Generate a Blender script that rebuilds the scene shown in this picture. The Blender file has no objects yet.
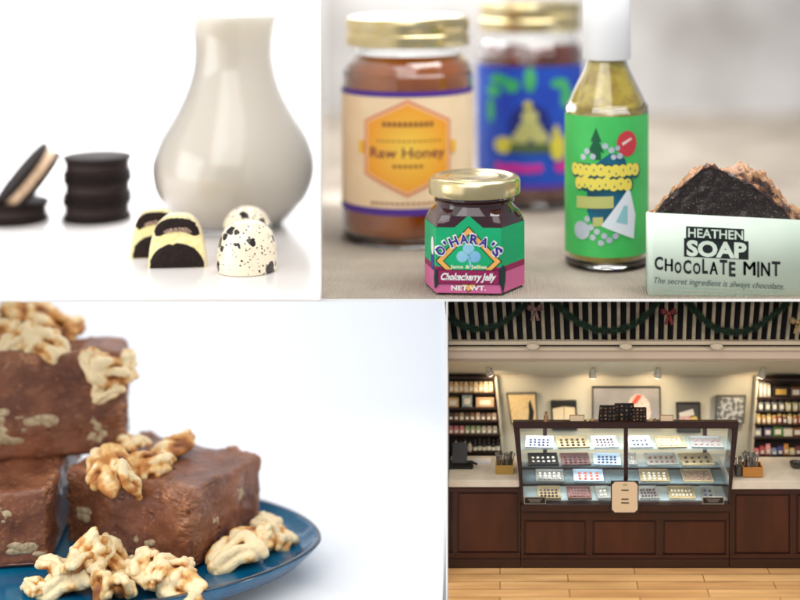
import bpy, bmesh, math, random
from mathutils import Vector, Matrix, noise
R = random.Random(7)
F = 1400.0; PU, PV = 500.0, -60.0
sc = bpy.context.scene; COL = sc.collection
PI = math.pi

# ---------------------------------------------------------------- helpers
def P(u, v, d): return Vector(((u-PU)*d/F, d, (PV-v)*d/F))
def on(u, v, z):                      # point of the horizontal plane z seen at u, v
    d = -z*F/(v-PV); return P(u, v, d)

def new_mat(name):
    m = bpy.data.materials.new(name); m.use_nodes = True
    nt = m.node_tree; b = nt.nodes['Principled BSDF']; return m, nt, b
def lin(c):
    return tuple((x/12.92 if x <= .04045 else ((x+.055)/1.055)**2.4) for x in c)
def rgb(r, g, b): return lin((r/255, g/255, b/255))
_mc = {}
def mat(name, col, rough=.5, metal=0, col2=None, nscale=60, bump=0, bscale=200, coat=0, sss=0, trans=0, ior=1.45,
        alpha=1, emit=0, detail=4, lo=.35, hi=.65, aniso=None, sheen=0, spec=.5, sscale=.006):
    key = (name,)
    if key in _mc: return _mc[key]
    m, nt, b = new_mat(name); L = nt.links
    b.inputs['Base Color'].default_value = (*col, 1); b.inputs['Roughness'].default_value = rough
    b.inputs['Metallic'].default_value = metal; b.inputs['Coat Weight'].default_value = coat
    b.inputs['Coat Roughness'].default_value = .08; b.inputs['Specular IOR Level'].default_value = spec
    b.inputs['Transmission Weight'].default_value = trans; b.inputs['IOR'].default_value = ior
    b.inputs['Alpha'].default_value = alpha
    if sss:
        b.inputs['Subsurface Weight'].default_value = sss; b.inputs['Subsurface Scale'].default_value = sscale
        b.inputs['Subsurface Radius'].default_value = (1, .6, .35)
    if emit:
        b.inputs['Emission Color'].default_value = (*col, 1); b.inputs['Emission Strength'].default_value = emit
    if col2 is not None or bump:
        tc = nt.nodes.new('ShaderNodeTexCoord')
        mp = nt.nodes.new('ShaderNodeMapping'); L.new(tc.outputs['Object'], mp.inputs[0])
        if aniso: mp.inputs['Scale'].default_value = aniso
    if col2 is not None:
        n = nt.nodes.new('ShaderNodeTexNoise'); n.inputs['Scale'].default_value = nscale; n.inputs['Detail'].default_value = detail
        L.new(mp.outputs[0], n.inputs['Vector'])
        r = nt.nodes.new('ShaderNodeValToRGB'); r.color_ramp.elements[0].position = lo; r.color_ramp.elements[1].position = hi
        r.color_ramp.elements[0].color = (*col, 1); r.color_ramp.elements[1].color = (*col2, 1)
        L.new(n.outputs['Fac'], r.inputs[0]); L.new(r.outputs[0], b.inputs['Base Color'])
    if bump:
        n = nt.nodes.new('ShaderNodeTexNoise'); n.inputs['Scale'].default_value = bscale; n.inputs['Detail'].default_value = 6
        L.new(mp.outputs[0], n.inputs['Vector'])
        bp = nt.nodes.new('ShaderNodeBump'); bp.inputs['Strength'].default_value = bump; bp.inputs['Distance'].default_value = .001
        L.new(n.outputs['Fac'], bp.inputs['Height']); L.new(bp.outputs[0], b.inputs['Normal'])
    _mc[key] = m; return m

def tag(o, label=None, cat=None, group=None, kind=None):
    if label: o['label'] = label
    if cat: o['category'] = cat
    if group: o['group'] = group
    if kind: o['kind'] = kind
    return o
def thing(name, loc, label, cat, group=None, rz=0):
    o = bpy.data.objects.new(name, None); COL.objects.link(o); o.location = loc; o.rotation_euler = (0, 0, rz)
    o.empty_display_size = .01
    return tag(o, label, cat, group)
def obj(name, bm, m, parent=None, world=False, smooth=False, label=None):
    """link a bmesh as one mesh object; world=True: the vertices are in world space"""
    if world:
        if parent is not None:
            q = parent.location.copy()
            if parent.parent: q = q + parent.parent.location
        else:
            xs = [v.co for v in bm.verts]
            q = Vector((sum(c.x for c in xs)/len(xs), sum(c.y for c in xs)/len(xs), min(c.z for c in xs)))
        bmesh.ops.translate(bm, verts=bm.verts, vec=-q)
    bmesh.ops.recalc_face_normals(bm, faces=bm.faces)
    me = bpy.data.meshes.new(name); bm.to_mesh(me); bm.free()
    for mm in (m if isinstance(m, (list, tuple)) else [m]): me.materials.append(mm)
    if smooth:
        me.polygons.foreach_set('use_smooth', [True]*len(me.polygons))
        try: me.set_sharp_from_angle(angle=math.radians(40))
        except Exception: pass
    o = bpy.data.objects.new(name, me); COL.objects.link(o)
    if world and parent is None: o.location = q
    if parent is not None: o.parent = parent
    if label: o['label'] = label
    return o
def B(): return bmesh.new()
def prism(bm, pts, d, depth, bev=0):
    """front outline given at distance d, extruded straight back by depth"""
    a = [bm.verts.new(P(u, v, d)) for u, v in pts]; off = Vector((0, depth, 0))
    b = [bm.verts.new(x.co+off) for x in a]; n = len(a); fs = [bm.faces.new(a), bm.faces.new(b[::-1])]
    for i in range(n): fs.append(bm.faces.new((a[i], b[i], b[(i+1) % n], a[(i+1) % n])))
    if bev:
        es = list({e for f in fs for e in f.edges})
        bmesh.ops.bevel(bm, geom=es, offset=bev, segments=2, affect='EDGES', clamp_overlap=True)
    return bm
def rect(u0, v0, u1, v1): return [(u0, v1), (u1, v1), (u1, v0), (u0, v0)]
def box(bm, x0, x1, y0, y1, z0, z1, bev=0, M=None):
    r = bmesh.ops.create_cube(bm, size=1)
    vs = r['verts']
    for v in vs:
        v.co = Vector(((x0+x1)/2+v.co.x*(x1-x0), (y0+y1)/2+v.co.y*(y1-y0), (z0+z1)/2+v.co.z*(z1-z0)))
    if bev:
        rr = bmesh.ops.bevel(bm, geom=list({e for v in vs for e in v.link_edges}), offset=bev, segments=2, affect='EDGES')
        vs = list({v for f in rr['faces'] for v in f.verts} | {v for v in vs if v.is_valid})
    if M is not None: bmesh.ops.transform(bm, matrix=M, verts=vs)
    return bm
def lathe(bm, prof, n=64, c=(0, 0, 0), cap=True):
    rings = []
    for r, z in prof:
        rings.append([bm.verts.new((c[0]+r*math.cos(2*PI*i/n), c[1]+r*math.sin(2*PI*i/n), c[2]+z)) for i in range(n)])
    for a, b in zip(rings, rings[1:]):
        for i in range(n): bm.faces.new((a[i], a[(i+1) % n], b[(i+1) % n], b[i]))
    if cap: bm.faces.new(rings[0][::-1]); bm.faces.new(rings[-1])
    return bm
def sm(prof, k=4):                    # smooth a profile with Catmull-Rom
    out = []
    for i in range(len(prof)-1):
        p0 = prof[max(i-1, 0)]; p1 = prof[i]; p2 = prof[i+1]; p3 = prof[min(i+2, len(prof)-1)]
        for j in range(k):
            t = j/k
            out.append(tuple(.5*((2*b)+(-a+c)*t+(2*a-5*b+4*c-d)*t*t+(-a+3*b-3*c+d)*t**3) for a, b, c, d in zip(p0, p1, p2, p3)))
    out.append(prof[-1]); return out
def tube(bm, pts, rad, n=8):
    pts = [Vector(p) for p in pts]; prev = None
    for i, p in enumerate(pts):
        t = (pts[min(i+1, len(pts)-1)]-pts[max(i-1, 0)]).normalized()
        a = t.orthogonal().normalized() if abs(t.z) > .9 else t.cross(Vector((0, 0, 1))).normalized(); b = t.cross(a)
        r = rad[i] if isinstance(rad, (list, tuple)) else rad
        ring = [bm.verts.new(p+a*r*math.cos(2*PI*k/n)+b*r*math.sin(2*PI*k/n)) for k in range(n)]
        if prev:
            for k in range(n): bm.faces.new((prev[k], prev[(k+1) % n], ring[(k+1) % n], ring[k]))
        else: bm.faces.new(ring[::-1])
        prev = ring
    bm.faces.new(prev); return bm
def ball(bm, c, r, sub=2, sq=(1, 1, 1)):
    bmesh.ops.create_icosphere(bm, subdivisions=sub, radius=1, matrix=Matrix.Translation(c) @ Matrix.Diagonal((r*sq[0], r*sq[1], r*sq[2], 1)))

# flat artwork: 2-D shapes (x right, y up) laid on a surface by a mapping
def poly(bm, pts): 
    bm.faces.new([bm.verts.new((x, y, 0)) for x, y in pts]); return bm
def disc(bm, x, y, r, ry=None, n=20): return poly(bm, [(x+r*math.cos(2*PI*i/n), y+(ry or r)*math.sin(2*PI*i/n)) for i in range(n)])
def txt(bm, s, x, y, h, w=None, bold=0, shear=0, rot=0, align='CENTER'):
    c = bpy.data.curves.new('t', 'FONT'); c.body = s; c.size = 1; c.offset = bold; c.shear = shear; c.resolution_u = 3
    o = bpy.data.objects.new('t', c); COL.objects.link(o); bpy.context.view_layer.update()
    me = bpy.data.meshes.new_from_object(o.evaluated_get(bpy.context.evaluated_depsgraph_get()))
    xs = [v.co.x for v in me.vertices]; ys = [v.co.y for v in me.vertices]
    x0, x1 = min(xs), max(xs); k = h/.70; kx = (w/(x1-x0)) if w else k
    ca, sa = math.cos(rot), math.sin(rot)
    for v in me.vertices:
        X = (v.co.x-(x0+x1)/2)*kx if align == 'CENTER' else (v.co.x-x0)*kx
        Y = v.co.y*k; v.co = (x+X*ca-Y*sa, y+X*sa+Y*ca, 0)
    bm.from_mesh(me); bpy.data.objects.remove(o); bpy.data.curves.remove(c); bpy.data.meshes.remove(me)
    return bm
def cuts(bm, xs):
    for x in xs:
        bmesh.ops.bisect_plane(bm, geom=bm.verts[:]+bm.edges[:]+bm.faces[:], plane_co=(x, 0, 0), plane_no=(1, 0, 0), dist=1e-5)
    return bm
def on_cyl(bm, rad, lift, s, step=3.0):
    xs = [v.co.x for v in bm.verts]; a, b = min(xs), max(xs); x = a+step
    c = []
    while x < b: c.append(x); x += step
    cuts(bm, c)
    for v in bm.verts:
        t = v.co.x/rad; rr = rad+lift; v.co = Vector((rr*math.sin(t), -rr*math.cos(t), v.co.y))*s
    return bm
def on_poly(bm, pts, x0, lift, s):
    """pts: plan polygon walked left to right across the front; x0: artwork x of its first vertex"""
    acc = [x0]
    for a, b in zip(pts, pts[1:]): acc.append(acc[-1]+(Vector(b)-Vector(a)).length)
    cuts(bm, acc[1:-1])
    segs = []
    for i, (a, b) in enumerate(zip(pts, pts[1:])):
        a, b = Vector(a), Vector(b); t = (b-a).normalized(); segs.append((acc[i], a, t, Vector((t.y, -t.x))))
    N = [g[3] for g in segs]
    for v in bm.verts:
        k = max(i for i in range(len(segs)) if i == 0 or v.co.x >= acc[i]-1e-6)
        x, a, t, n = segs[k]; nn = n
        if k > 0 and abs(v.co.x-acc[k]) < 1e-4: nn = (N[k]+N[k-1]).normalized()
        p = a+t*(v.co.x-x)+nn*lift; v.co = Vector((p.x, p.y, v.co.y))*s
    return bm
def face_cam(p): return -math.atan2(p.x, p.y)

def fbm(p, o=4, lac=2.1):
    a = 0; k = 1
    for i in range(o): a += noise.noise(p)*k; p = p*lac+Vector((7.3, 1.1, 3.7)); k *= .5
    return a
def sub_cube(n):
    bm = B(); bmesh.ops.create_cube(bm, size=1)
    bmesh.ops.subdivide_edges(bm, edges=bm.edges[:], cuts=n, use_grid_fill=True); return bm

# ---------------------------------------------------------------- camera, world
cam = bpy.data.cameras.new('camera'); co = bpy.data.objects.new('camera', cam); COL.objects.link(co)
co.rotation_euler = (PI/2, 0, 0); cam.sensor_width = 36; cam.lens = 63; cam.clip_start = .05; cam.clip_end = 50
cam.shift_x = -(PU-400)/800; cam.shift_y = -(300-PV)/800
cam.dof.use_dof = True; cam.dof.focus_distance = 1.369; cam.dof.aperture_fstop = 63/46
sc.camera = co
w = bpy.data.worlds.new('World'); sc.world = w; w.use_nodes = True
w.node_tree.nodes['Background'].inputs[0].default_value = (.93, .97, 1, 1)
w.node_tree.nodes['Background'].inputs[1].default_value = .38
sc.view_settings.view_transform = 'Standard'; sc.view_settings.look = 'None'
sc.render.resolution_x = 1024; sc.render.resolution_y = 768
def area(name, loc, target, size, power, col=(1, 1, 1), sy=None):
    l = bpy.data.lights.new(name, 'AREA'); l.energy = power; l.color = col; l.size = size
    if sy: l.shape = 'RECTANGLE'; l.size_y = sy
    o = bpy.data.objects.new(name, l); COL.objects.link(o); o.location = loc
    o.rotation_euler = (Vector(target)-Vector(loc)).to_track_quat('-Z', 'Y').to_euler(); return o
def spot(name, loc, target, power, col, ang=70, rad=.004):
    l = bpy.data.lights.new(name, 'SPOT'); l.energy = power; l.color = col; l.spot_size = math.radians(ang); l.spot_blend = .8; l.shadow_soft_size = rad
    o = bpy.data.objects.new(name, l); COL.objects.link(o); o.location = loc
    o.rotation_euler = (Vector(target)-Vector(loc)).to_track_quat('-Z', 'Y').to_euler(); return o
area('front_key', (-.25, .35, .75), (-.1, 1.5, -.45), 1.3, 12, (1, .98, .95))  # added key light above the viewpoint, reaches all four scenes
area('cream_table_fill', (-.42, 2.35, .35), (-.42, 2.0, -.33), .7, 11, (1, 1, 1))  # added out of view, above and behind the milk
area('cream_wall_fill', (-.42, 1.9, .35), (-.55, 2.6, -.2), .6, 12, (.97, .99, 1))  # added unseen light that whitens the wall behind the milk
area('cream_front_fill', (-1.15, .85, .25), (-.35, 1.6, -.25), 1.8, 10, (1, .98, .95))  # added fill from the left front, brightens the carafe
area('jar_table_fill', (.25, 1.5, .75), (.05, 1.75, -.33), .8, 14.5, (1, .98, .95))  # added overhead light for jars and burlap, out of view
area('jar_wall_fill', (.2, 2.2, .4), (.2, 2.75, -.2), .6, 1.2, (.97, .98, 1))  # added to light the gray wall, no fixture there
area('plate_backdrop_fill', (-.42, 1.85, -.36), (-.35, 2.05, -.65), .7, 1.25, (.93, .96, 1), .3)  # added under the shelf board to brighten the backdrop
area('plate_top_fill', (-.15, 1.62, -.352), (-.15, 1.62, -.66), .7, .6, (.96, .98, 1), .26)  # unseen fill added under the board, lifts the floor behind the fudge
area('plate_side_fill', (-.95, 1.15, -.2), (-.35, 1.5, -.58), .5, 2.0, (1, .99, .97))  # added side light for the fudge, no window there

# ---------------------------------------------------------------- the white display stand that holds the four scenes
WHT = mat('white_lacquer', (.93, .93, .92), .5)
ZM, ZT = -.335, -.341
def xr(u, d): return (u-PU)*d/F
bm = B(); box(bm, -1.3, .75, 1.33, 2.9, -.3434, -.3412)
board = obj('shelf_board', bm, WHT); tag(board, kind='structure')
bm = B()                     # upper partition, radiating from the middle of the aisle
def radial(bm, u0, u1, d0, d1, z0, z1):
    a = [Vector((xr(u, d), d, 0)) for u, d in ((u0, d0), (u1, d0), (u1, d1), (u0, d1))]
    lo = [bm.verts.new((p.x, p.y, z0)) for p in a]; hi = [bm.verts.new((p.x, p.y, z1)) for p in a]
    bm.faces.new(lo[::-1]); bm.faces.new(hi)
    for i in range(4): bm.faces.new((lo[i], lo[(i+1) % 4], hi[(i+1) % 4], hi[i]))
radial(bm, 320.1, 321.2, 1.33, 2.8, -.3411, .02)
tag(obj('partition', bm, WHT), kind='structure')
bm = B(); radial(bm, 446.3, 447.7, 1.33, 2.2, -.72, -.3436)
tag(obj('partition', bm, WHT), kind='structure')
# cream table
m, nt, b = new_mat('white_table'); L = nt.links
b.inputs['Base Color'].default_value = (.84, .80, .785, 1); b.inputs['Roughness'].default_value = .18
bm = B()
a = [(-1.3, 1.306), (xr(319.9, 1.306), 1.306), (xr(319.9, 2.62), 2.62), (-1.3, 2.62)]
lo = [bm.verts.new((x, y, -.3372)) for x, y in a]; hi = [bm.verts.new((x, y, ZM)) for x, y in a]
bm.faces.new(lo[::-1]); bm.faces.new(hi)
for i in range(4): bm.faces.new((lo[i], lo[(i+1) % 4], hi[(i+1) % 4], hi[i]))
tag(obj('white_table', bm, m), kind='structure')
bm = B(); box(bm, -1.3, xr(319, 2.64), 2.63, 2.66, -.335, .3)
tag(obj('white_wall', bm, mat('white_wall', (.9, .91, .93), .7)), kind='structure')
# burlap table
m, nt, b = new_mat('burlap_weave'); L = nt.links; b.inputs['Roughness'].default_value = .95
tc = nt.nodes.new('ShaderNodeTexCoord')
n1 = nt.nodes.new('ShaderNodeTexNoise'); n1.inputs['Scale'].default_value = 9; n1.inputs['Detail'].default_value = 8; L.new(tc.outputs['Object'], n1.inputs['Vector'])
rp = nt.nodes.new('ShaderNodeValToRGB'); rp.color_ramp.elements[0].position = .3; rp.color_ramp.elements[1].position = .7
rp.color_ramp.elements[0].color = (*rgb(196, 180, 163), 1); rp.color_ramp.elements[1].color = (*rgb(240, 226, 208), 1)
L.new(n1.outputs['Fac'], rp.inputs[0]); L.new(rp.outputs[0], b.inputs['Base Color'])
hs = []
for ax in ((1, 0, 0), (0, 1, 0)):
    wv = nt.nodes.new('ShaderNodeTexWave'); wv.inputs['Scale'].default_value = 135; wv.inputs['Distortion'].default_value = 5
    wv.bands_direction = 'X' if ax[0] else 'Y'; wv.inputs['Detail Scale'].default_value = 3
    L.new(tc.outputs['Object'], wv.inputs['Vector']); hs.append(wv)
ad = nt.nodes.new('ShaderNodeMath'); ad.operation = 'ADD'; L.new(hs[0].outputs['Fac'], ad.inputs[0]); L.new(hs[1].outputs['Fac'], ad.inputs[1])
bp = nt.nodes.new('ShaderNodeBump'); bp.inputs['Strength'].default_value = 1; bp.inputs['Distance'].default_value = .002
L.new(ad.outputs[0], bp.inputs['Height']); L.new(bp.outputs[0], b.inputs['Normal'])
bm = B(); nx, ny = 110, 90; g = []
for j in range(ny+1):
    row = []; d = 1.331+(2.76-1.331)*j/ny
    for i in range(nx+1):
        u = 321.6+(900-321.6)*i/nx; x = xr(u, d)
        e = min(1, j/12)*(1 if d < 1.5 else 1)
        z = ZT+.0004+e*max(0, .0055*fbm(Vector((x*9, d*12, 0)), 4)+.001)*(.5 if d < 1.8 else 1)
        row.append(bm.verts.new((x, d, z)))
    g.append(row)
for j in range(ny):
    for i in range(nx): bm.faces.new((g[j][i], g[j][i+1], g[j+1][i+1], g[j+1][i]))
tag(obj('burlap_table', bm, m, smooth=True), kind='structure')
bm = B(); box(bm, xr(321.5, 2.78)+.002, .75, 2.77, 2.8, -.341, .3)
tag(obj('gray_wall', bm, mat('gray_wall', rgb(196, 193, 192), .8, col2=rgb(146, 141, 138), nscale=4, lo=.3, hi=.7)), kind='structure')
# lower left: white floor sweeping up into the backdrop
bm = B(); prof = [(1.15, -.655), (1.6, -.655), (1.95, -.655)]+[(1.95+.15*math.sin(t), -.655+.15*(1-math.cos(t))) for t in [PI/2*i/10 for i in range(1, 11)]]+[(2.1, -.3437)]
pv = None
for y, z in prof:
    r_ = [bm.verts.new((-1.3, y, z)), bm.verts.new((xr(446.2, min(y, 2.0)) if y > 1.33 else xr(446.2, 1.33)-.001, y, z))]
    if pv: bm.faces.new((pv[0], pv[1], r_[1], r_[0]))
    pv = r_
tag(obj('white_backdrop', bm, mat('pale_sweep', rgb(242, 244, 248), .75), smooth=True), kind='structure')

# ---------------------------------------------------------------- panel 1: truffles, cookies, milk
DARKC = mat('dark_chocolate', (.012, .007, .006), .42, col2=(.022, .012, .010), spec=.2, nscale=350, bump=.5, bscale=900)
WAFER = mat('black_wafer', (.007, .004, .004), .6, col2=(.02, .012, .010), nscale=500, bump=.7, bscale=1500, spec=.15)
def cookie(name, loc, rx, ry, label, group, rot=None, rad=34.5, s=1.19e-3, fill=None):
    t = thing(name, loc, label, 'cookie', group)
    t.rotation_euler = rot or (0, 0, R.random()*6)
    for z0 in (0, 15.5):
        bm = B(); n = 72; prof = [(rad*.5, 0), (rad-3, 0), (rad-.8, .8), (rad, 2.8), (rad-.8, 5), (rad-3, 6), (rad*.86, 6.0), (rad*.84, 5.2), (rad*.5, 5.2)]
        lathe(bm, [(r*s, (z+z0)*s) for r, z in prof], n)
        for v in bm.verts:
            rr = math.hypot(v.co.x, v.co.y)
            if rr > (rad-3.5)*s:
                k = 1+.012*math.sin(math.atan2(v.co.y, v.co.x)*36); v.co.x *= k; v.co.y *= k
        obj('wafer', bm, WAFER, t, smooth=True)
    bm = B(); lathe(bm, [(r*s, z*s) for r, z in [((rad-4)*.6, 6), (rad-4, 6.05), (rad-3, 8), (rad-3, 13.4), (rad-4, 15.4), ((rad-4)*.6, 15.45)]], 48)
    obj('filling', bm, fill or mat('dark_filling', (.03, .02, .018), .7, spec=.2), t, smooth=True)
    return t
base = on(97.5, 219, ZM); sC = base.y/F
for k, lb in enumerate(['bottom cookie of the stack of black sandwich cookies', 'middle cookie of the stack of black sandwich cookies', 'top cookie of the stack of black sandwich cookies']):
    cookie('sandwich_cookie', base+Vector((R.uniform(-.001, .001), 0, k*21.7*sC)), 0, 0, lb, 'black sandwich cookies by the milk', s=sC)
b2 = on(14, 221, ZM); s2 = b2.y/F
TANF = mat('tan_filling', rgb(206, 180, 150), .6, col2=rgb(160, 126, 98), nscale=300)
cookie('sandwich_cookie', b2, 0, 0, 'black sandwich cookie lying flat at the left edge under the leaning one', 'black sandwich cookies by the milk', s=s2)
# leaning cookie: lower edge on the flat one
cl = P(16, 187, b2.y+.0)
th = math.radians(-50)
lean = cookie('sandwich_cookie', cl, 0, 0, 'broken open sandwich cookie leaning on edge with its tan filling showing', 'black sandwich cookies by the milk',
              rot=(math.radians(3), th, math.radians(17)), rad=38.5, s=s2, fill=TANF)
lean.location = P(28, 178, b2.y) - lean.rotation_euler.to_matrix() @ Vector((0, 0, 10.7*s2))

# milk carafe
cb = on(234, 225, ZM); s = cb.y/F
def vz(v): return (225-v)
outp = [(1, 0), (43, 0), (49, 3), (60, 13), (70, 24), (77, 37), (80.5, 54), (79, 70), (73, 88), (64, 104), (54, 122), (46.5, 140), (41.5, 160), (40.5, 178), (43, 198), (49, 216), (57, 232), (62, 244)]
outer = sm(outp, 4)
inner = [(max(r-2.6, .5), z) for r, z in outer]; inner[0] = (.5, 3.5)
inner = [(r, max(z, 3.5+i*.02)) for i, (r, z) in enumerate(inner)]
t = thing('milk_carafe', cb, 'clear glass carafe filled with milk behind the truffles', 'carafe')
bm = B(); n = 96
rings = [[bm.verts.new((r*s*math.cos(2*PI*i/n), r*s*math.sin(2*PI*i/n), z*s)) for i in range(n)] for r, z in outer+inner[::-1]]
for a, b_ in zip(rings, rings[1:]):
    for i in range(n): bm.faces.new((a[i], a[(i+1) % n], b_[(i+1) % n], b_[i]))
bm.faces.new(rings[0][::-1]); bm.faces.new(rings[-1])
GLASS = mat('clear_glass', (.97, .98, .98), .02, trans=1, ior=1.45)
obj('glass_body', bm, mat('carafe_glass', (.93, .935, .945), .10, trans=1, ior=1.5), t, smooth=True)
bm = B(); mp_ = [(r-.35, z+.3) for r, z in inner if z < 214]; lathe(bm, [(max(r, .3)*s, z*s) for r, z in mp_], 96)
MILK = mat('milk', rgb(255, 239, 222), .5, sss=.5, sscale=.03)
_mc[('milk',)].node_tree.nodes['Principled BSDF'].inputs['Subsurface Radius'].default_value = (1, .92, .84)
obj('milk', bm, MILK, t, smooth=True)

# cut truffles
CREAM = mat('cream_filling', rgb(246, 234, 182), .45, col2=rgb(238, 218, 146), nscale=260, bump=.3, bscale=700, sss=.25)
SHELLW = mat('white_shell', rgb(240, 226, 190), .3, col2=rgb(228, 208, 160), nscale=200, sss=.2, coat=.3)
def arc_out(w, h, n=24, e=3.1, base=.0):
    out = []
    for i in range(n+1):
        a = PI*i/n; c, s_ = math.cos(a), math.sin(a)
        x = w/2*(1 if c >= 0 else -1)*abs(c)**(2/e); y = h*abs(s_)**(2/e*1.05)
        x *= 1-.13*(y/h)
        out.append((x, y))
    return out
def cut_truffle(u, v, wpx, hpx, label, rz):
    p = on(u, v, ZM); s = p.y/F
    t = thing('cut_truffle', p, label, 'truffle', 'cut chocolate truffles', rz)
    o = arc_out(wpx, hpx)
    bm = B(); rows = []
    for k, (yy, sc_) in enumerate([(0, .975), (.6, 1), (6, 1), (14, .97), (21, .86), (26, .66), (29, .3)]):
        rows.append([bm.verts.new((x*sc_*s, yy*s, y*(sc_ if k > 3 else (1 if k else .99))*s)) for x, y in o])
    for a, b_ in zip(rows, rows[1:]):
        for i in range(len(o)-1): bm.faces.new((a[i], a[i+1], b_[i+1], b_[i]))
        bm.faces.new((a[-1], a[0], b_[0], b_[-1]))
    bm.faces.new(rows[0]); bm.faces.new(rows[-1][::-1])
    obj('shell', bm, SHELLW, t, smooth=True)
    def layer(name, pts, m, y0, bulge, seed):
        cx = sum(p_[0] for p_ in pts)/len(pts); cy = sum(p_[1] for p_ in pts)/len(pts); rings = []
        for k, (f, dy) in enumerate([(1, 0), (.97, -.35), (.8, -.55*bulge), (.55, -.75*bulge), (.28, -.8*bulge)]):
            rings.append([((cx+(x-cx)*f), y0+dy, (cy+(y-cy)*f)) for x, y in pts])
        bm = B(); vr = []
        for k, r_ in enumerate(rings):
            q = []
            for x, yy, z in r_:
                nn = fbm(Vector((x*.22, z*.22, seed)), 3)
                q.append(bm.verts.new(((x+(nn*1.5 if k < 2 else nn*.5))*s, (yy-.5*nn*(k > 0))*s, max(0.1, z+(nn*1.2 if k < 2 else 0))*s)))
            vr.append(q)
        N = len(pts)
        for a, b_ in zip(vr, vr[1:]):
            for i in range(N): bm.faces.new((a[i], a[(i+1) % N], b_[(i+1) % N], b_[i]))
        bm.faces.new(vr[-1])
        obj(name, bm, m, t, smooth=True)
    W, H = wpx, hpx
    inn = [(x*.955, y*.965) for x, y in o]
    layer('cream_layer', inn, CREAM, -.1, 1, 1.0+u)
    bot = [(W*.455*math.cos(PI*i/26), 0.2+H*.47*max(0,math.sin(PI*i/26))**.8) for i in range(27)]
    layer('dark_layer', bot, DARKC, -.7, 1.4, 2.0+u)
    top = []
    for i in range(27):
        a = PI*i/26; top.append((W*.385*math.cos(a), H*.64+H*.31*max(0,math.sin(a))**.75))
    for i in range(1, 26):
        a = PI+PI*i/26; top.append((W*.385*math.cos(a), H*.64+H*.05*math.sin(a)*(-1.2 if 6 < i < 20 else 1)))
    layer('dark_cap', top, DARKC, -.7, 1.2, 3.0+u)
    top2 = [(x*.62+1, H*.70+(y-H*.72)*.30) for x, y in top]
    layer('cap_crack', top2, mat('cream_crumb', rgb(188, 160, 140), .6, col2=rgb(60, 36, 30), nscale=420, bump=.6, bscale=600), -1.9, .5, 5.0+u)
cut_truffle(177, 268, 58, 53, 'cut chocolate truffle in front, showing cream between two dark layers', math.radians(4))
cut_truffle(155.5, 258, 50, 49, 'cut chocolate truffle half hidden behind the front cut one', math.radians(12))
# speckled truffles
m, nt, b = new_mat('speckled_shell'); L = nt.links; b.inputs['Roughness'].default_value = .25; b.inputs['Coat Weight'].default_value = .6
b.inputs['Subsurface Weight'].default_value = .2; b.inputs['Subsurface Scale'].default_value = .004
tc = nt.nodes.new('ShaderNodeTexCoord')
def spots(scale, thr, jit, dist, ramp=.02, seed=0):
    mp_ = nt.nodes.new('ShaderNodeMapping'); mp_.inputs['Location'].default_value = (seed, seed*.7, 0); L.new(tc.outputs['Object'], mp_.inputs[0])
    no = nt.nodes.new('ShaderNodeTexNoise'); no.inputs['Scale'].default_value = scale*1.7; L.new(mp_.outputs[0], no.inputs['Vector'])
    mx = nt.nodes.new('ShaderNodeMixRGB'); mx.inputs[0].default_value = dist; L.new(mp_.outputs[0], mx.inputs[1]); L.new(no.outputs['Color'], mx.inputs[2])
    vo = nt.nodes.new('ShaderNodeTexVoronoi'); vo.inputs['Scale'].default_value = scale; vo.inputs['Randomness'].default_value = 1; L.new(mx.outputs[0], vo.inputs['Vector'])
    # cell size varies with the cell's own random colour
    sp = nt.nodes.new('ShaderNodeSeparateColor'); L.new(vo.outputs['Color'], sp.inputs[0])
    mu = nt.nodes.new('ShaderNodeMath'); mu.operation = 'MULTIPLY'; mu.inputs[1].default_value = thr; L.new(sp.outputs[0], mu.inputs[0])
    pw = nt.nodes.new('ShaderNodeMath'); pw.operation = 'SUBTRACT'; pw.inputs[1].default_value = jit; L.new(mu.outputs[0], pw.inputs[0])
    lt = nt.nodes.new('ShaderNodeMath'); lt.operation = 'LESS_THAN'; L.new(vo.outputs['Distance'], lt.inputs[0]); L.new(pw.outputs[0], lt.inputs[1]); return lt
A = spots(70, .74, .17, .010, seed=.3); A2 = spots(280, .42, .04, .004, seed=.9)
mx = nt.nodes.new('ShaderNodeMath'); mx.operation = 'MAXIMUM'; L.new(A.outputs[0], mx.inputs[0]); L.new(A2.outputs[0], mx.inputs[1])
cmix = nt.nodes.new('ShaderNodeMixRGB'); L.new(mx.outputs[0], cmix.inputs[0])
cmix.inputs[1].default_value = (*rgb(244, 230, 204), 1); cmix.inputs[2].default_value = (.012, .008, .008, 1); L.new(cmix.outputs[0], b.inputs['Base Color'])
SPECK = m
def dome(u, v, wpx, hpx, label, rz):
    p = on(u, v, ZM); s = p.y/F
    bm = B(); pr = []
    for i in range(25):
        a = PI/2*i/24; pr.append((wpx/2*.95*max(.001, math.cos(a))**(2/2.15), hpx*.42+hpx*.58*math.sin(a)**(2/2.15)))
    pr = [(.3, 0), (wpx/2-1.5, 0), (wpx/2, .9), (wpx/2*.992, hpx*.16), (wpx/2*.977, hpx*.29)] + pr
    lathe(bm, [(r*s, z*s) for r, z in pr], 72)
    o = obj('speckled_truffle', bm, SPECK, smooth=True); o.location = p; o.rotation_euler = (0, 0, rz)
    tag(o, label, 'truffle', 'speckled white truffles')
dome(247, 270, 60, 51, 'white speckled dome truffle standing in front, whole', 1.2)
dome(247, 256, 53, 50, 'white speckled dome truffle hidden behind the front one, dark patch on top', 3.9)

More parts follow.
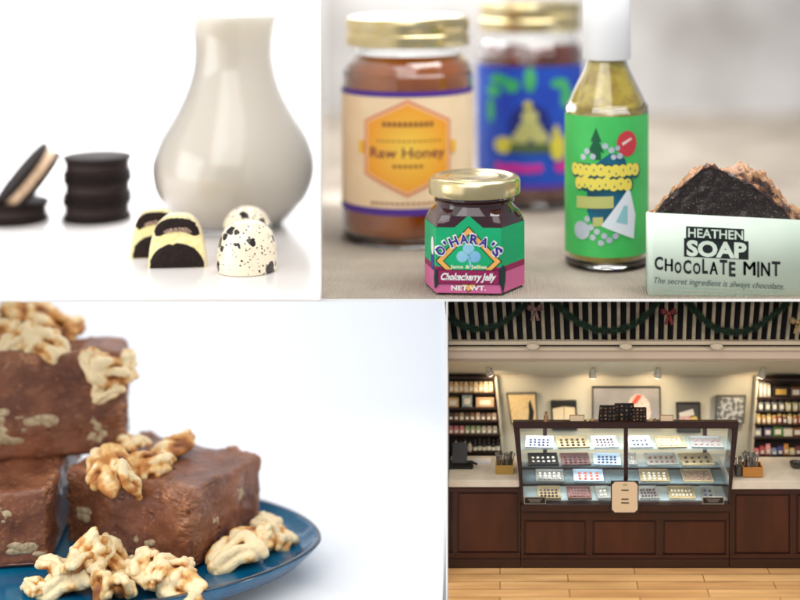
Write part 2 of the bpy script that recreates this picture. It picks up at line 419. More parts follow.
# ---------------------------------------------------------------- panel 2: jars, sauce, soap
GOLD = mat('gold_lid', rgb(214, 194, 142), .24, metal=.9, col2=rgb(226, 212, 172), nscale=40)
PAPER = {}
def paper(name, c, c2=None): return mat(name, rgb(*c), .5, col2=rgb(*c2) if c2 else None, nscale=25)
def jar_at(u, vc): 
    p = on(u, vc, ZT+.0012); return p, p.y/F
def screw_lid(t, s, rad, z0, z1, m=GOLD, ribs=2):
    h = z1-z0
    pr = [(rad-4, z0), (rad-.6, z0), (rad, z0+1.5), (rad, z0+h*.38), (rad-1.6, z0+h*.44), (rad-1.6, z0+h*.52), (rad-.2, z0+h*.6), (rad-.2, z1-4), (rad-1.4, z1-1.2), (rad-4.5, z1), (rad-8, z1-.2), (rad-10, z1-1.6), (rad*.5, z1-1.6), (.5, z1-1.6)]
    if ribs == 1: pr = [(rad-3, z0), (rad-.4, z0), (rad, z0+1.2), (rad-.1, z1-4.5), (rad-1.2, z1-2), (rad-4, z1), (rad-8, z1-.1), (rad-10.5, z1-1.4), (rad*.62, z1-1.5), (rad*.58, z1-.7), (rad*.5, z1-.6), (rad*.46, z1-1.5), (.5, z1-1.5)]
    bm = B(); lathe(bm, [(r*s, z*s) for r, z in pr], 96); return obj('lid', bm, m, t, smooth=True)
def glass_jar(t, s, outer, wall, fill_z, fmat, n=80):
    bm = B(); inner = [(max(r-wall, .5), max(z, 3)) for r, z in outer]
    rings = [[bm.verts.new((r*s*math.cos(2*PI*i/n), r*s*math.sin(2*PI*i/n), z*s)) for i in range(n)] for r, z in outer]
    for a, b_ in zip(rings, rings[1:]):
        for i in range(n): bm.faces.new((a[i], a[(i+1) % n], b_[(i+1) % n], b_[i]))
    bm.faces.new(rings[0][::-1]); bm.faces.new(rings[-1])
    # inner wall
    rings = [[bm.verts.new((r*s*math.cos(2*PI*i/n), r*s*math.sin(2*PI*i/n), min(z, outer[-1][1]-1)*s)) for i in range(n)] for r, z in inner]
    for a, b_ in zip(rings, rings[1:]):
        for i in range(n): bm.faces.new((a[i], b_[i], b_[(i+1) % n], a[(i+1) % n]))
    bm.faces.new(rings[0]); bm.faces.new(rings[-1][::-1])
    me = bpy.data.meshes.new('glass_body'); bm.to_mesh(me); bm.free(); me.materials.append(GLASS)
    me.polygons.foreach_set('use_smooth', [True]*len(me.polygons))
    o = bpy.data.objects.new('glass_body', me); COL.objects.link(o); o.parent = t
    bm = B(); pr = [(r-.3 if r > 2 else r, z) for r, z in inner if z <= fill_z]
    lathe(bm, [(r*s, z*s) for r, z in pr], n); obj('contents', bm, fmat, t, smooth=True)
HONEY = mat('honey', rgb(226, 122, 8), .12, col2=rgb(186, 86, 4), nscale=20, trans=.3, ior=1.48, coat=1)
p, s = jar_at(407.5, 236)
t = thing('honey_jar', p, 'large honey jar with cream label, purple stripes and orange hexagon', 'jar', rz=face_cam(p))
glass_jar(t, s, sm([(1, 0), (54, 0), (60, 2), (64, 9), (65, 18), (65, 150), (64.5, 164), (61, 174), (55, 181), (52.5, 187), (52.5, 205)], 3), 1.6, 184, HONEY)
screw_lid(t, s, 62, 192, 220)
def zf(v, p, rad, s): return (-(p.z) - (v-PV)*(p.y-rad*s)/F)/s
Z = lambda v: zf(v, p, 65, s)
RR = 65
def cyl_art(name, bm, m, lift, t, rad, s, label=None):
    if name in ('label_stripe', 'yellow_print', 'bubble_print', 'leaf_print', 'blue_print', 'label_tab', 'ribbon_print'):
        fl = [[(v.co.x, v.co.y) for v in f.verts] for f in bm.faces]; bm.free()
        for k, pts in enumerate(fl):
            q = poly(B(), pts); on_cyl(q, rad, lift+.012*k, s); obj(name, q, m, t)
        return
    on_cyl(bm, rad, lift, s); return obj(name, bm, m, t, label=label)
bm = poly(B(), [(-108, Z(214)), (108, Z(214)), (108, Z(93)), (-108, Z(93))]); cyl_art('label', bm, paper('cream_label', (252, 226, 190), (246, 216, 178)), .25, t, RR, s)
bm = B(); poly(bm, [(-108, Z(97.5)), (108, Z(97.5)), (108, Z(92)), (-108, Z(92))]); poly(bm, [(-108, Z(216)), (108, Z(216)), (108, Z(209)), (-108, Z(209))])
cyl_art('label_stripe', bm, paper('purple_stripe', (84, 46, 150)), .5, t, RR, s)
hc = (Z(100)+Z(197))/2; hh = (Z(100)-Z(197))/2
def hexp(k): return [(x*k, hc+y*k) for x, y in ((0, -hh), (44, -hh*.56), (44, hh*.56), (0, hh), (-44, hh*.56), (-44, -hh*.56))]
cyl_art('hexagon_border', poly(B(), hexp(1)), paper('coral_border', (222, 120, 92)), .7, t, RR, s)
cyl_art('hexagon_rim', poly(B(), hexp(.955)), paper('peach_border', (250, 196, 140)), .9, t, RR, s)
m, nt, b = new_mat('hexagon_orange'); L = nt.links; tc = nt.nodes.new('ShaderNodeTexCoord'); gr = nt.nodes.new('ShaderNodeTexGradient'); gr.gradient_type = 'SPHERICAL'
mp_ = nt.nodes.new('ShaderNodeMapping'); mp_.inputs['Location'].default_value = (0, 0, -hc*s/(.062)); mp_.inputs['Scale'].default_value = (1/.062, 0, 1/.062)
L.new(tc.outputs['Object'], mp_.inputs[0]); L.new(mp_.outputs[0], gr.inputs[0])
rp = nt.nodes.new('ShaderNodeValToRGB'); rp.color_ramp.elements[0].color = (*rgb(248, 146, 28), 1); rp.color_ramp.elements[1].color = (*rgb(255, 214, 84), 1)
L.new(gr.outputs['Fac'], rp.inputs[0]); L.new(rp.outputs[0], b.inputs['Base Color'])   # the print itself fades from orange to yellow
cyl_art('hexagon', poly(B(), hexp(.90)), m, 1.1, t, RR, s)
bm = B()
for sx in (-1, 1): poly(bm, [(sx*44.5, hc-6), (sx*51, hc-6), (sx*51, hc+6), (sx*44.5, hc+6)][::sx])
cyl_art('label_tab', bm, paper('amber_tab', (250, 190, 50)), 1.1, t, RR, s)
bm = B(); txt(bm, 'Raw Honey', 0, Z(158), 10, w=74, bold=.01)
cyl_art('lettering', bm, paper('plum_ink', (128, 52, 66)), 1.35, t, RR, s)
bm = B()
for x in range(-24, 25, 5): poly(bm, [(x, Z(127)), (x+3.6, Z(127)), (x+3.6, Z(122)), (x, Z(122))])
for x in range(-30, 31, 5): poly(bm, [(x, Z(142)), (x+3, Z(142)), (x+3, Z(140.6)), (x, Z(140.6))])
for x in range(-14, 14, 5): poly(bm, [(x, Z(168)), (x+3.4, Z(168)), (x+3.4, Z(165)), (x, Z(165))])
for x in range(-36, 36, 5): poly(bm, [(x, Z(205)), (x+3.2, Z(205)), (x+3.2, Z(202.6)), (x, Z(202.6))])
cyl_art('small_print', bm, paper('brown_ink', (150, 92, 50)), 1.35, t, RR, s)

# blue jar
p, s = jar_at(530, 202)
t = thing('preserve_jar', p, 'tall jar with blue label and green yellow emblem behind the sauce bottle', 'jar', rz=face_cam(p))
RED = mat('red_preserve', rgb(146, 52, 24), .15, col2=rgb(104, 26, 12), nscale=60, trans=.3, coat=1)
glass_jar(t, s, sm([(1, 0), (44, 0), (50, 2), (53, 8), (53.5, 16), (53.5, 138), (53, 150), (50, 158), (46, 163), (45, 170), (45, 182)], 3), 1.5, 160, RED)
screw_lid(t, s, 51, 172, 201)
Z = lambda v: zf(v, p, 53.5, s); RR = 53.5
cyl_art('label', poly(B(), [(-75, Z(189)), (75, Z(189)), (75, Z(67)), (-75, Z(67))]), paper('blue_label', (30, 62, 176), (26, 84, 190)), .3, t, RR, s)
bm = B(); poly(bm, [(-75, Z(189)), (75, Z(189)), (75, Z(185)), (-75, Z(185))])
cyl_art('label_stripe', bm, paper('violet_stripe', (96, 44, 168)), .6, t, RR, s)
bm = B()
for x, v, a, b_, r0 in [(-38, 92, 9, 6, 0), (-32, 80, 11, 5, .5), (-18, 86, 8, 7, 0), (30, 84, 10, 5, 0), (38, 98, 7, 12, 0), (0, 80, 6, 12, 0), (44, 120, 4, 14, 0), (-42, 112, 5, 12, 0)]: disc(bm, x, Z(v), a, b_)
cyl_art('leaf_print', bm, paper('leaf_green', (40, 156, 96), (80, 180, 110)), .6, t, RR, s)
bm = B(); disc(bm, 0, Z(128), 21, 24); cyl_art('emblem_ground', bm, paper('navy_emblem', (26, 40, 120)), .8, t, RR, s)
bm = B(); disc(bm, 0, Z(117), 8, 7); disc(bm, 0, Z(130), 12, 9); disc(bm, -9, Z(138), 8, 7); disc(bm, 10, Z(138), 8, 7)
cyl_art('emblem_figure', bm, paper('khaki_print', (176, 178, 110), (210, 206, 130)), 1.0, t, RR, s)
bm = B(); disc(bm, -26, Z(146), 11, 8); disc(bm, 28, Z(148), 9, 13); disc(bm, 26, Z(136), 4, 10); disc(bm, -2, Z(105), 4, 4)
cyl_art('yellow_print', bm, paper('yellow_print', (216, 206, 60), (196, 190, 90)), 1.0, t, RR, s)
bm = B(); poly(bm, [(-22, Z(153)), (22, Z(153)), (18, Z(143)), (-18, Z(143))]); cyl_art('olive_print', bm, paper('olive_print', (78, 100, 62)), 1.2, t, RR, s)
bm = B()
for x in (-32, -24, -16, -8, 0, 8): disc(bm, x, Z(168)+R.uniform(-1, 1), 4.2, 4.4)
disc(bm, 34, Z(168), 10, 5); disc(bm, 44, Z(162), 7, 7)
cyl_art('pink_print', bm, paper('magenta_print', (206, 40, 150)), 1.0, t, RR, s)

# sauce bottle
p, s = jar_at(606.5, 263)
t = thing('sauce_bottle', p, 'bottle of yellow sauce with white cap and bright green label', 'bottle', rz=face_cam(p)-.03)
SAUCE = mat('yellow_sauce', rgb(216, 190, 56), .2, col2=rgb(184, 152, 30), nscale=70, coat=1, lo=.4, hi=.6, sss=.1)
glass_jar(t, s, sm([(1, 0), (32, 0), (38, 2), (41, 8), (41.5, 16), (41.5, 146), (40, 158), (34, 172), (26, 188), (21, 200), (19.5, 208), (19.5, 226)], 3), 1.5, 206, SAUCE)
bm = B(); n = 96; pr = [(19, 204), (23.5, 204), (24, 206), (23.6, 236), (23.3, 264), (22, 266), (.5, 266)]
lathe(bm, [(r*s, z*s) for r, z in pr], n)
for v in bm.verts:
    rr = math.hypot(v.co.x, v.co.y)
    if rr > 22.5*s:
        k = 1+.008*math.cos(math.atan2(v.co.y, v.co.x)*48); v.co.x *= k; v.co.y *= k
obj('cap', bm, mat('white_cap', (.82, .82, .83), .35), t, smooth=True)
Z = lambda v: zf(v, p, 41.5, s); RR = 41.5
GL = paper('green_label', (78, 204, 104), (66, 190, 94))
cyl_art('label', poly(B(), [(-70, Z(258)), (70, Z(258)), (70, Z(117)), (-70, Z(117))]), GL, .3, t, RR, s)
bm = B(); k_ = [(-14, 160), (-4, 160), (-4.5, 152), (-1, 153), (-6, 142), (-3.5, 142), (-9, 128), (-14.5, 142), (-12, 142), (-17, 153), (-13.5, 152)]
poly(bm, [(x, Z(v)) for x, v in k_]); cyl_art('tree_print', bm, paper('fir_green', (14, 96, 60)), .8, t, RR, s)
bm = B(); poly(bm, [(-16, Z(172)), (22, Z(172)), (20, Z(160)), (14, Z(154)), (4, Z(154)), (-4, Z(160))]); poly(bm, [(-12, Z(226)), (20, Z(214)), (20, Z(190)), (-18, Z(190)), (-18, Z(212))])
cyl_art('blue_print', bm, paper('teal_print', (20, 116, 150), (16, 70, 90)), .6, t, RR, s)
bm = B(); disc(bm, 22, Z(144), 11, 12.5); cyl_art('badge', bm, paper('red_badge', (206, 62, 74)), .8, t, RR, s)
bm = B(); poly(bm, [(17, Z(146)), (27, Z(140)), (26, Z(138)), (16, Z(143))]); cyl_art('badge_mark', bm, paper('badge_white', (240, 210, 206)), 1.0, t, RR, s)
bm = B()
for i in range(26):
    a = R.uniform(0, 2*PI)
for x, v, r_ in [(-18, 152, 3), (-12, 157, 3), (0, 146, 3), (6, 150, 3), (12, 148, 2.5), (-22, 158, 3), (14, 156, 3), (8, 157, 2.6),
                 (-18, 220, 3), (-14, 228, 3), (-8, 232, 3), (-1, 236, 3), (4, 240, 3), (10, 236, 3), (-4, 243, 3), (-12, 238, 3)]: disc(bm, x, Z(v), r_)
disc(bm, -24, Z(232), 9, 9)
cyl_art('bubble_print', bm, paper('bubble_white', (206, 216, 222), (170, 180, 200)), 1.0, t, RR, s)
bm = B()
for v0, v1, xs in ((166, 176, range(-32, 33, 7)), (179, 189, range(-27, 29, 7))):
    for x in xs: disc(bm, x+.6, Z((v0+v1)/2)-.6, 6, 7.6, 14)
cyl_art('lettering_edge', bm, paper('deep_teal', (20, 84, 86)), 1.1, t, RR, s)
bm = B()
for v0, v1, xs in ((166, 176, range(-32, 33, 7)), (179, 189, range(-27, 29, 7))):
    for x in xs: disc(bm, x, Z((v0+v1)/2)+R.uniform(-1.2, 1.2), 4.9, 6.2, 14)
cyl_art('puffy_lettering', bm, paper('lemon_print', (244, 226, 96)), 1.2, t, RR, s)
bm = B()
for v0, xs in ((171, range(-32, 33, 7)), (184, range(-27, 29, 7))):
    for x in xs: disc(bm, x+R.uniform(-1, 1), Z(v0)+R.uniform(-3, 3), .7, 1.3, 8)
cyl_art('lettering_gap', bm, paper('lettering_gap', (70, 120, 110)), 1.5, t, RR, s)
bm = B(); poly(bm, [(-30, Z(210)), (8, Z(208)), (8, Z(196)), (-30, Z(198))]); poly(bm, [(-12, Z(227)), (-2, Z(226)), (-2, Z(217)), (-12, Z(218))])
cyl_art('ribbon_print', bm, paper('tan_print', (196, 200, 120)), 1.1, t, RR, s)
bm = B(); poly(bm, [(-4, Z(226)), (29, Z(240)), (31, Z(216)), (25, Z(192)), (22, Z(190))]); cyl_art('white_bag_print', bm, paper('bag_white', (232, 240, 248)), 1.2, t, RR, s)
bm = B(); poly(bm, [(10, Z(222)), (22, Z(225)), (22, Z(206)), (18, Z(206))]); cyl_art('bag_mark', bm, paper('pale_teal', (150, 206, 214)), 1.4, t, RR, s)

# small jelly jar
p = Vector((xr(474.5, 1.38), 1.38, ZT+.0006)); s = 1.378/F
t = thing('jelly_jar', p, 'small six sided jelly jar with gold lid and shamrock label in front', 'jar', rz=face_cam(p)+.02)
JELLY = mat('dark_jelly', (.028, .004, .010), .06, coat=1, col2=(.05, .006, .014), nscale=40)
PL = [(-38, -37), (25, -43), (49.5, -6), (38, 37), (-25, 43), (-49.5, 6)]
def ringpts(bm, z, f):                # f: 0 = six sided, 1 = round
    out = []; n = 72
    for i in range(n):
        a = 2*PI*i/n; d_ = Vector((math.cos(a), math.sin(a))); best = 1e9
        for q in range(6):
            A_, B_ = Vector(PL[q]), Vector(PL[(q+1) % 6]); e = B_-A_; den = d_.x*e.y-d_.y*e.x
            if abs(den) < 1e-9: continue
            tt = (A_.x*e.y-A_.y*e.x)/den; uu = (A_.x*d_.y-A_.y*d_.x)/den
            if tt > 0 and -.001 <= uu <= 1.001: best = min(best, tt)
        out.append((d_, best))
    return out
bm = B(); rings = []; RPs = ringpts(bm, 0, 0)
for z, f, rr, k in [(0, 0, 0, .93), (1, 0, 0, .975), (3, 0, 0, 1), (68, 0, 0, 1), (72, .12, 41, .985), (77, .55, 41, 1), (82, 1, 38.5, 1), (85, 1, 37.5, 1), (86, 1, 40, 1), (88, 1, 40.5, 1), (89.5, 1, 38, 1), (96, 1, 38, 1)]:
    rings.append([bm.verts.new(((d_*((rp_*(1-f)+rr*f)*k)).x*s, (d_*((rp_*(1-f)+rr*f)*k)).y*s, z*s)) for d_, rp_ in RPs])
for a, b_ in zip(rings, rings[1:]):
    for i in range(72): bm.faces.new((a[i], a[(i+1) % 72], b_[(i+1) % 72], b_[i]))
bm.faces.new(rings[0][::-1]); bm.faces.new(rings[-1])
o = obj('jar_body', bm, JELLY, t); o.data.polygons.foreach_set('use_smooth', [True]*len(o.data.polygons)); o.data.set_sharp_from_angle(angle=math.radians(24))
screw_lid(t, s, 46, 93.5, 110.5, ribs=1)
walk = [PL[4], PL[5], PL[0], PL[1], PL[2], PL[3]]
l0 = (Vector(PL[5])-Vector(PL[4])).length+(Vector(PL[0])-Vector(PL[5])).length
fw = (Vector(PL[1])-Vector(PL[0])).length; X0 = -fw/2-l0
def hexart(name, bm, m, lift): on_poly(bm, walk, X0, lift, s); return obj(name, bm, m, t)
e0, e1 = X0+8, -X0+2
GRN = paper('jade_label', (12, 178, 116), (8, 166, 108)); PNK = paper('pink_label', (214, 108, 158), (204, 98, 150)); MAR = paper('maroon_label', (146, 24, 84))
SAND = paper('sand_label', (240, 178, 92)); INK = paper('black_ink', (16, 24, 24)); PUR = paper('indigo_ink', (52, 36, 140)); WH = paper('print_white', (240, 240, 238))
hexart('label', poly(B(), [(e0, 28), (e1, 28), (e1, 66), (e0, 66)]), GRN, .3)
hexart('pink_band', poly(B(), [(e0, 2.5), (e1, 2.5), (e1, 22), (e0, 22)]), PNK, .3)
hexart('maroon_band', poly(B(), [(e0, 22), (e1, 22), (e1, 28), (e0, 28)]), MAR, .3)
hexart('label_peak', poly(B(), [(-14, 66), (14, 66), (1.2, 77), (-1.2, 77)]), GRN, .3)
cz = 33.5
def dia(k, kx=1): return [(-31.5*k*kx, cz), (0, cz-29.5*k), (31.5*k*kx, cz), (0, cz+33*k)]
hexart('diamond_edge', poly(B(), dia(1.03)), INK, .5); hexart('diamond', poly(B(), dia(.99)), SAND, .65)
hexart('diamond_line', poly(B(), dia(.80)), INK, .8); hexart('inner_diamond', poly(B(), dia(.76)), GRN, .95)
bm = B()
for x, z, r_ in ((0, 46, 5.6), (-6.2, 38, 5.6), (6.2, 38, 5.6)): disc(bm, x, z, r_)
poly(bm, [(-1, 39), (1.5, 39), (3.2, 28), (1.2, 27.5)]); hexart('shamrock', bm, paper('shamrock_blue', (150, 206, 226), (110, 170, 220)), 1.1)
bmw, bmp = B(), B(); word = "O'HARA'S"; adv = [9.4, 5.2, 9.8, 9.8, 9.4, 9.6, 5.6, 8.4]; tot = sum(adv); x = 0
rad = 35.0; cy_ = 18.5
for ch, a_ in zip(word, adv):
    ang = ((x+a_/2)-tot/2)/rad; x += a_
    px_, py_ = rad*math.sin(ang)*.94, cy_+rad*math.cos(ang)*.92
    w_ = {"'": 2.6, 'S': 7.4}.get(ch, 8.2)
    txt(bmw, ch, px_, py_, 9.6, w=w_+1.7, bold=.09, rot=-ang); txt(bmp, ch, px_, py_+.5, 8.6, w=w_, bold=.035, rot=-ang)
hexart('lettering_outline', bmw, WH, 1.3); hexart('lettering', bmp, PUR, 1.5)
bm = B(); txt(bm, 'Jams & Jellies', 0, 26.6, 3.4, w=36, bold=.03); hexart('small_lettering', bm, paper('cream_ink', (226, 232, 190)), 1.35)
hexart('ribbon_edge', poly(B(), [(-30, 11.2), (30, 11.2), (30, 25.2), (-30, 25.2)]), INK, 1.4)
hexart('ribbon', poly(B(), [(-29.4, 11.8), (29.4, 11.8), (29.4, 24.6), (-29.4, 24.6)]), MAR, 1.55)
bm = B(); txt(bm, 'Chokecherry Jelly', 0, 15.4, 6.6, w=54, bold=.035, shear=.4); hexart('lettering', bm, WH, 1.75)
bm = B(); txt(bm, 'NET WT.', 0, 5.4, 4.4, w=34, bold=.03); hexart('small_lettering', bm, WH, 1.2)
bm = B(); poly(bm, [(30, 12), (33, 2), (37.5, 14), (38, 26), (33, 30), (30, 26)]); poly(bm, [(-33, 27), (-30, 24), (-30, 10), (-32, 6), (-35, 16)])
hexart('ribbon_tail', bm, paper('dark_teal', (20, 46, 48)), 1.6)
bm = B(); disc(bm, -43.5, 46, 5.5, 9); hexart('side_badge', bm, WH, .8)
bm = B(); disc(bm, -44.5, 31, 6, 9); hexart('side_ribbon', bm, paper('side_blue', (48, 60, 150)), .65)

# soap
m, nt, b = new_mat('soap_chunk'); L = nt.links; tc = nt.nodes.new('ShaderNodeTexCoord'); b.inputs['Roughness'].default_value = .42
ge = nt.nodes.new('ShaderNodeNewGeometry'); no = nt.nodes.new('ShaderNodeTexNoise'); no.inputs['Scale'].default_value = 120; no.inputs['Detail'].default_value = 6
vt = nt.nodes.new('ShaderNodeAttribute'); vt.attribute_name = 'crust'
L.new(tc.outputs['Object'], no.inputs['Vector'])
ad = nt.nodes.new('ShaderNodeMath'); ad.operation = 'ADD'; L.new(vt.outputs['Fac'], ad.inputs[0]); L.new(no.outputs['Fac'], ad.inputs[1])
rp = nt.nodes.new('ShaderNodeValToRGB'); e = rp.color_ramp.elements; e[0].position = .66; e[0].color = (.022, .013, .012, 1); e[1].position = 1.0; e[1].color = (*rgb(178, 134, 98), 1)
q = e.new(.84); q.color = (*rgb(92, 56, 38), 1)
L.new(ad.outputs[0], rp.inputs[0])
sp2 = nt.nodes.new('ShaderNodeTexNoise'); sp2.inputs['Scale'].default_value = 650; sp2.inputs['Detail'].default_value = 2; L.new(tc.outputs['Object'], sp2.inputs['Vector'])
r2 = nt.nodes.new('ShaderNodeValToRGB'); r2.color_ramp.elements[0].position = .63; r2.color_ramp.elements[1].position = .72; L.new(sp2.outputs['Fac'], r2.inputs[0])
mx = nt.nodes.new('ShaderNodeMixRGB'); L.new(r2.outputs[0], mx.inputs[0]); L.new(rp.outputs[0], mx.inputs[1]); mx.inputs[2].default_value = (*rgb(150, 132, 122), 1)  # pale specks coloured in as small highlights on the soap
L.new(mx.outputs[0], b.inputs['Base Color'])
bp = nt.nodes.new('ShaderNodeBump'); bp.inputs['Strength'].default_value = .8; bp.inputs['Distance'].default_value = .001; L.new(no.outputs['Fac'], bp.inputs['Height']); L.new(bp.outputs[0], b.inputs['Normal'])
SF = 1.3385
prof = [(650, 216), (655, 212), (664, 199), (676, 189), (687, 180), (696, 172), (703, 167), (712, 164), (722, 168), (731, 174), (744, 180), (757, 188), (770, 197), (782, 206), (792, 219), (800, 226), (815, 236)]
bprof = [(650, 216), (657, 211), (668, 198), (680, 186), (694, 172), (704, 165), (716, 164), (724, 169), (733, 169), (744, 163), (756, 166), (768, 173), (778, 184), (786, 196), (794, 203), (802, 207), (815, 209)]
def interp(pr, u):
    for a, b_ in zip(pr, pr[1:]):
        if a[0] <= u <= b_[0]: return a[1]+(b_[1]-a[1])*(u-a[0])/(b_[0]-a[0])
    return pr[-1][1] if u > pr[-1][0] else pr[0][1]
sx0, sx1 = xr(652, SF), xr(812, SF)
t = thing('chocolate_soap', Vector(((sx0+sx1)/2, SF+.03, ZT+.0006)), 'dark chocolate soap bar with crumbly top in pale green paper wrap', 'soap')
bm = sub_cube(70); cr = bm.verts.layers.float.new('crust')
for v in bm.verts:
    fx, fy, fz = v.co.x+.5, v.co.y+.5, v.co.z+.5
    x = sx0+(sx1-sx0)*fx; y = SF+.006+.034*fy
    u = PU+x*F/(SF+.006)
    va = interp(prof, u)+(interp(bprof, u)-interp(prof, u))*min(1, fy*2.5)
    ztop = (PV-va)*(SF+.006+.02*min(1, fy*2.5))/F
    z = ZT+.002+(ztop-ZT-.002)*fz
    q = Vector((x, y, z)); up = max(0, (fz-.8)/.2)
    top = min(1, max(0, fz-.96)*25); 
    n_ = fbm(q*75, 5); n2 = fbm(q*210+Vector((3, 3, 3)), 3)
    v[cr] = ((.30 if fy > .02 else .10) if fz > .985 else -.2)+(.22 if (fy > .3 or fx < .02) else 0)+n_*.34+n2*.18
    q += Vector((n2*.0012*(fy > .02), (abs(n_)*.0030+n2*.0009 if fy < .02 else n_*.002), ((n_*.0060+n2*.0036)*(1 if fy > .1 else .35)-.0022)*top))
    v.co = q
obj('soap_block', bm, m, t, world=True, smooth=True)
MINT = mat('mint_paper', rgb(218, 233, 219), .6, col2=rgb(211, 228, 213), nscale=30)
h0 = .0805
def wrap_path():
    pts = []
    x0 = xr(648, SF); xe = xr(830, SF)
    rr = .006
    for i in range(9):
        a = PI/2*i/8; pts.append((x0+rr-rr*math.cos(PI/2-a) if 0 else x0+rr-rr*math.sin(PI/2-a), SF+rr-rr*math.cos(PI/2-a)))
    return [(x0+.001, SF+.03)]+pts+[(xe, SF), (xe, SF+.03)]
pth = wrap_path(); bm = B(); zb = ZT+.0008; rows = []
def topz(x): return -.2607-(x-sx0)/(sx1-sx0)*.0075
for x, y in pth:
    zt = topz(x)+ (-.006 if y > SF+.02 else 0)
    rows.append([bm.verts.new((x, y, zb)), bm.verts.new((x, y, zt))])
for a, b_ in zip(rows, rows[1:]): bm.faces.new((a[0], b_[0], b_[1], a[1]))
wr = obj('paper_wrap', bm, MINT, t, world=True, smooth=True)
md = wr.modifiers.new('thickness', 'SOLIDIFY'); md.thickness = .0005; md.offset = -1
ss = SF/F; SLOPE = -.0075/(sx1-sx0)
def soap_art(name, bm, m, lift):      # artwork in pixels of the wrap: x from u = 724, y up from the table
    for v in bm.verts:
        X = xr(724, SF)+v.co.x*ss; v.co = Vector((X, SF-.0003-lift*.001, (PV-v.co.y)*SF/F+v.co.x*ss*SLOPE*1.0))
    return obj(name, bm, m, t, world=True)
def st(bm, s_, u, v, h, w, **k):      # v is the baseline; flips because soap_art takes image rows
    b_ = B(); txt(b_, s_, 0, 0, h, w=w, **k)
    for q in b_.verts: q.co = Vector((q.co.x+u-724, v-q.co.y, 0))
    me = bpy.data.meshes.new('x'); b_.to_mesh(me); b_.free(); bm.from_mesh(me); bpy.data.meshes.remove(me)
SINK = paper('soap_ink', (22, 32, 32)); MP = MINT
bm = B(); poly(bm, [(686-724, 240.5), (744-724, 240.5), (744-724, 228), (686-724, 228)]); poly(bm, [(684-724, 258.5), (748.5-724, 258.5), (748.5-724, 240), (684-724, 240)])
soap_art('logo_block', bm, SINK, .1)
bm = B(); st(bm, 'HEATHEN', 715.5, 238.6, 8.8, 55, bold=.02); st(bm, 'SOAP', 716.5, 256.8, 14.6, 60, bold=.045)
soap_art('logo_lettering', bm, MP, .25)
bm = B(); x = 654; 
for ch, wd, hh_, dy in [('C', 9.5, 12.5, -1.5), ('H', 9, 13, 0), ('o', 8, 13, 0), ('C', 9, 13, 1), ('o', 8.5, 13, 0), ('L', 6.5, 14, 0), ('A', 9.5, 13, 1), ('T', 8.5, 14, 0), ('E', 7.5, 14, 1.5), (' ', 5.5, 0, 0), ('M', 13, 14, 0), ('I', 3, 15, 1), ('N', 10, 14, 0), ('T', 9.5, 14, -1)]:
    if ch in 'MNHA':
        for q_ in (-.35, 0, .35): st(bm, ch, x+wd/2+q_, 274+dy, hh_, wd-1.6)
    elif ch != ' ': st(bm, ch.upper(), x+wd/2, 274+dy+(1 if ch == 'o' else 0), hh_*(.82 if ch == 'o' else 1), wd-1.0, bold=.03)
    x += wd+.75
soap_art('lettering', bm, SINK, .15)
bm = B(); st(bm, 'The secret ingredient is always chocolate.', 719, 286.5, 6, 130, shear=.3); soap_art('tagline', bm, paper('gray_ink', (74, 96, 92)), .15)
bm = B(); 
for v0, a, b_ in ((291, 668, 780), (295.2, 664, 778)):
    x = a
    while x < b_:
        w_ = R.uniform(3, 8); poly(bm, [(x-724, v0), (x+w_-724, v0), (x+w_-724, v0-1.1), (x-724, v0-1.1)]); x += w_+1.6
soap_art('small_print', bm, paper('faint_ink', (150, 178, 166)), .15)
# ---------------------------------------------------------------- panel 3: fudge, walnuts, blue plate
ZP = -.630
# plate
def sup(a, b, n, k=72):
    out = []
    for i in range(k):
        t_ = 2*PI*i/k; c, s_ = math.cos(t_), math.sin(t_)
        out.append(Vector((a*math.copysign(abs(c)**(2/n), c), b*math.copysign(abs(s_)**(2/n), s_), 0)))
    return out
t = thing('plate', (-.42, 1.44, -.6549), 'glossy blue ceramic plate with raised dark rim under the fudge', 'plate')
bm = B(); rings = []
for f, z in [(.02, 0), (.62, 0), (.66, .002), (.80, .009), (.93, .020), (.985, .0315), (1.0, .0365), (.995, .0385), (.98, .0385), (.965, .036), (.94, .031), (.88, .0265), (.80, .0252), (.5, .0249), (.02, .0249)]:
    n_ = 2+(1.72-2)*min(1, f*1.1)
    rings.append([bm.verts.new(v*1.0+Vector((0, 0, z+.0012*math.sin(3*math.atan2(v.y, v.x)+1)*(f > .93)))) for v in sup(.236*f, .151*f, n_, 120)])
for a, b_ in zip(rings, rings[1:]):
    for i in range(120): bm.faces.new((a[i], a[(i+1) % 120], b_[(i+1) % 120], b_[i]))
bm.faces.new(rings[0][::-1]); bm.faces.new(rings[-1])
BLUE = mat('blue_glaze', rgb(0, 112, 152), .14, col2=rgb(0, 80, 122), nscale=14, coat=.4, bump=.15, bscale=60)
obj('dish', bm, BLUE, t, smooth=True)
bm = B(); pts = [v+Vector((0, 0, .0382+.0012*math.sin(3*math.atan2(v.y, v.x)+1))) for v in sup(.236*.99, .151*.99, 1.72, 120)]
rr = .0013
prev = None; N = len(pts)
rgs = []
for i in range(N):
    tt = (pts[(i+1) % N]-pts[i-1]).normalized(); a = tt.cross(Vector((0, 0, 1))).normalized()
    rgs.append([bm.verts.new(pts[i]+a*rr*1.6*math.cos(k*PI/4)+Vector((0, 0, rr*.8*math.sin(k*PI/4)))) for k in range(8)])
for i in range(N):
    a, b_ = rgs[i], rgs[(i+1) % N]
    for k in range(8): bm.faces.new((a[k], a[(k+1) % 8], b_[(k+1) % 8], b_[k]))
obj('rim', bm, mat('dark_rim_glaze', rgb(14, 30, 44), .15, coat=1), t, smooth=True)

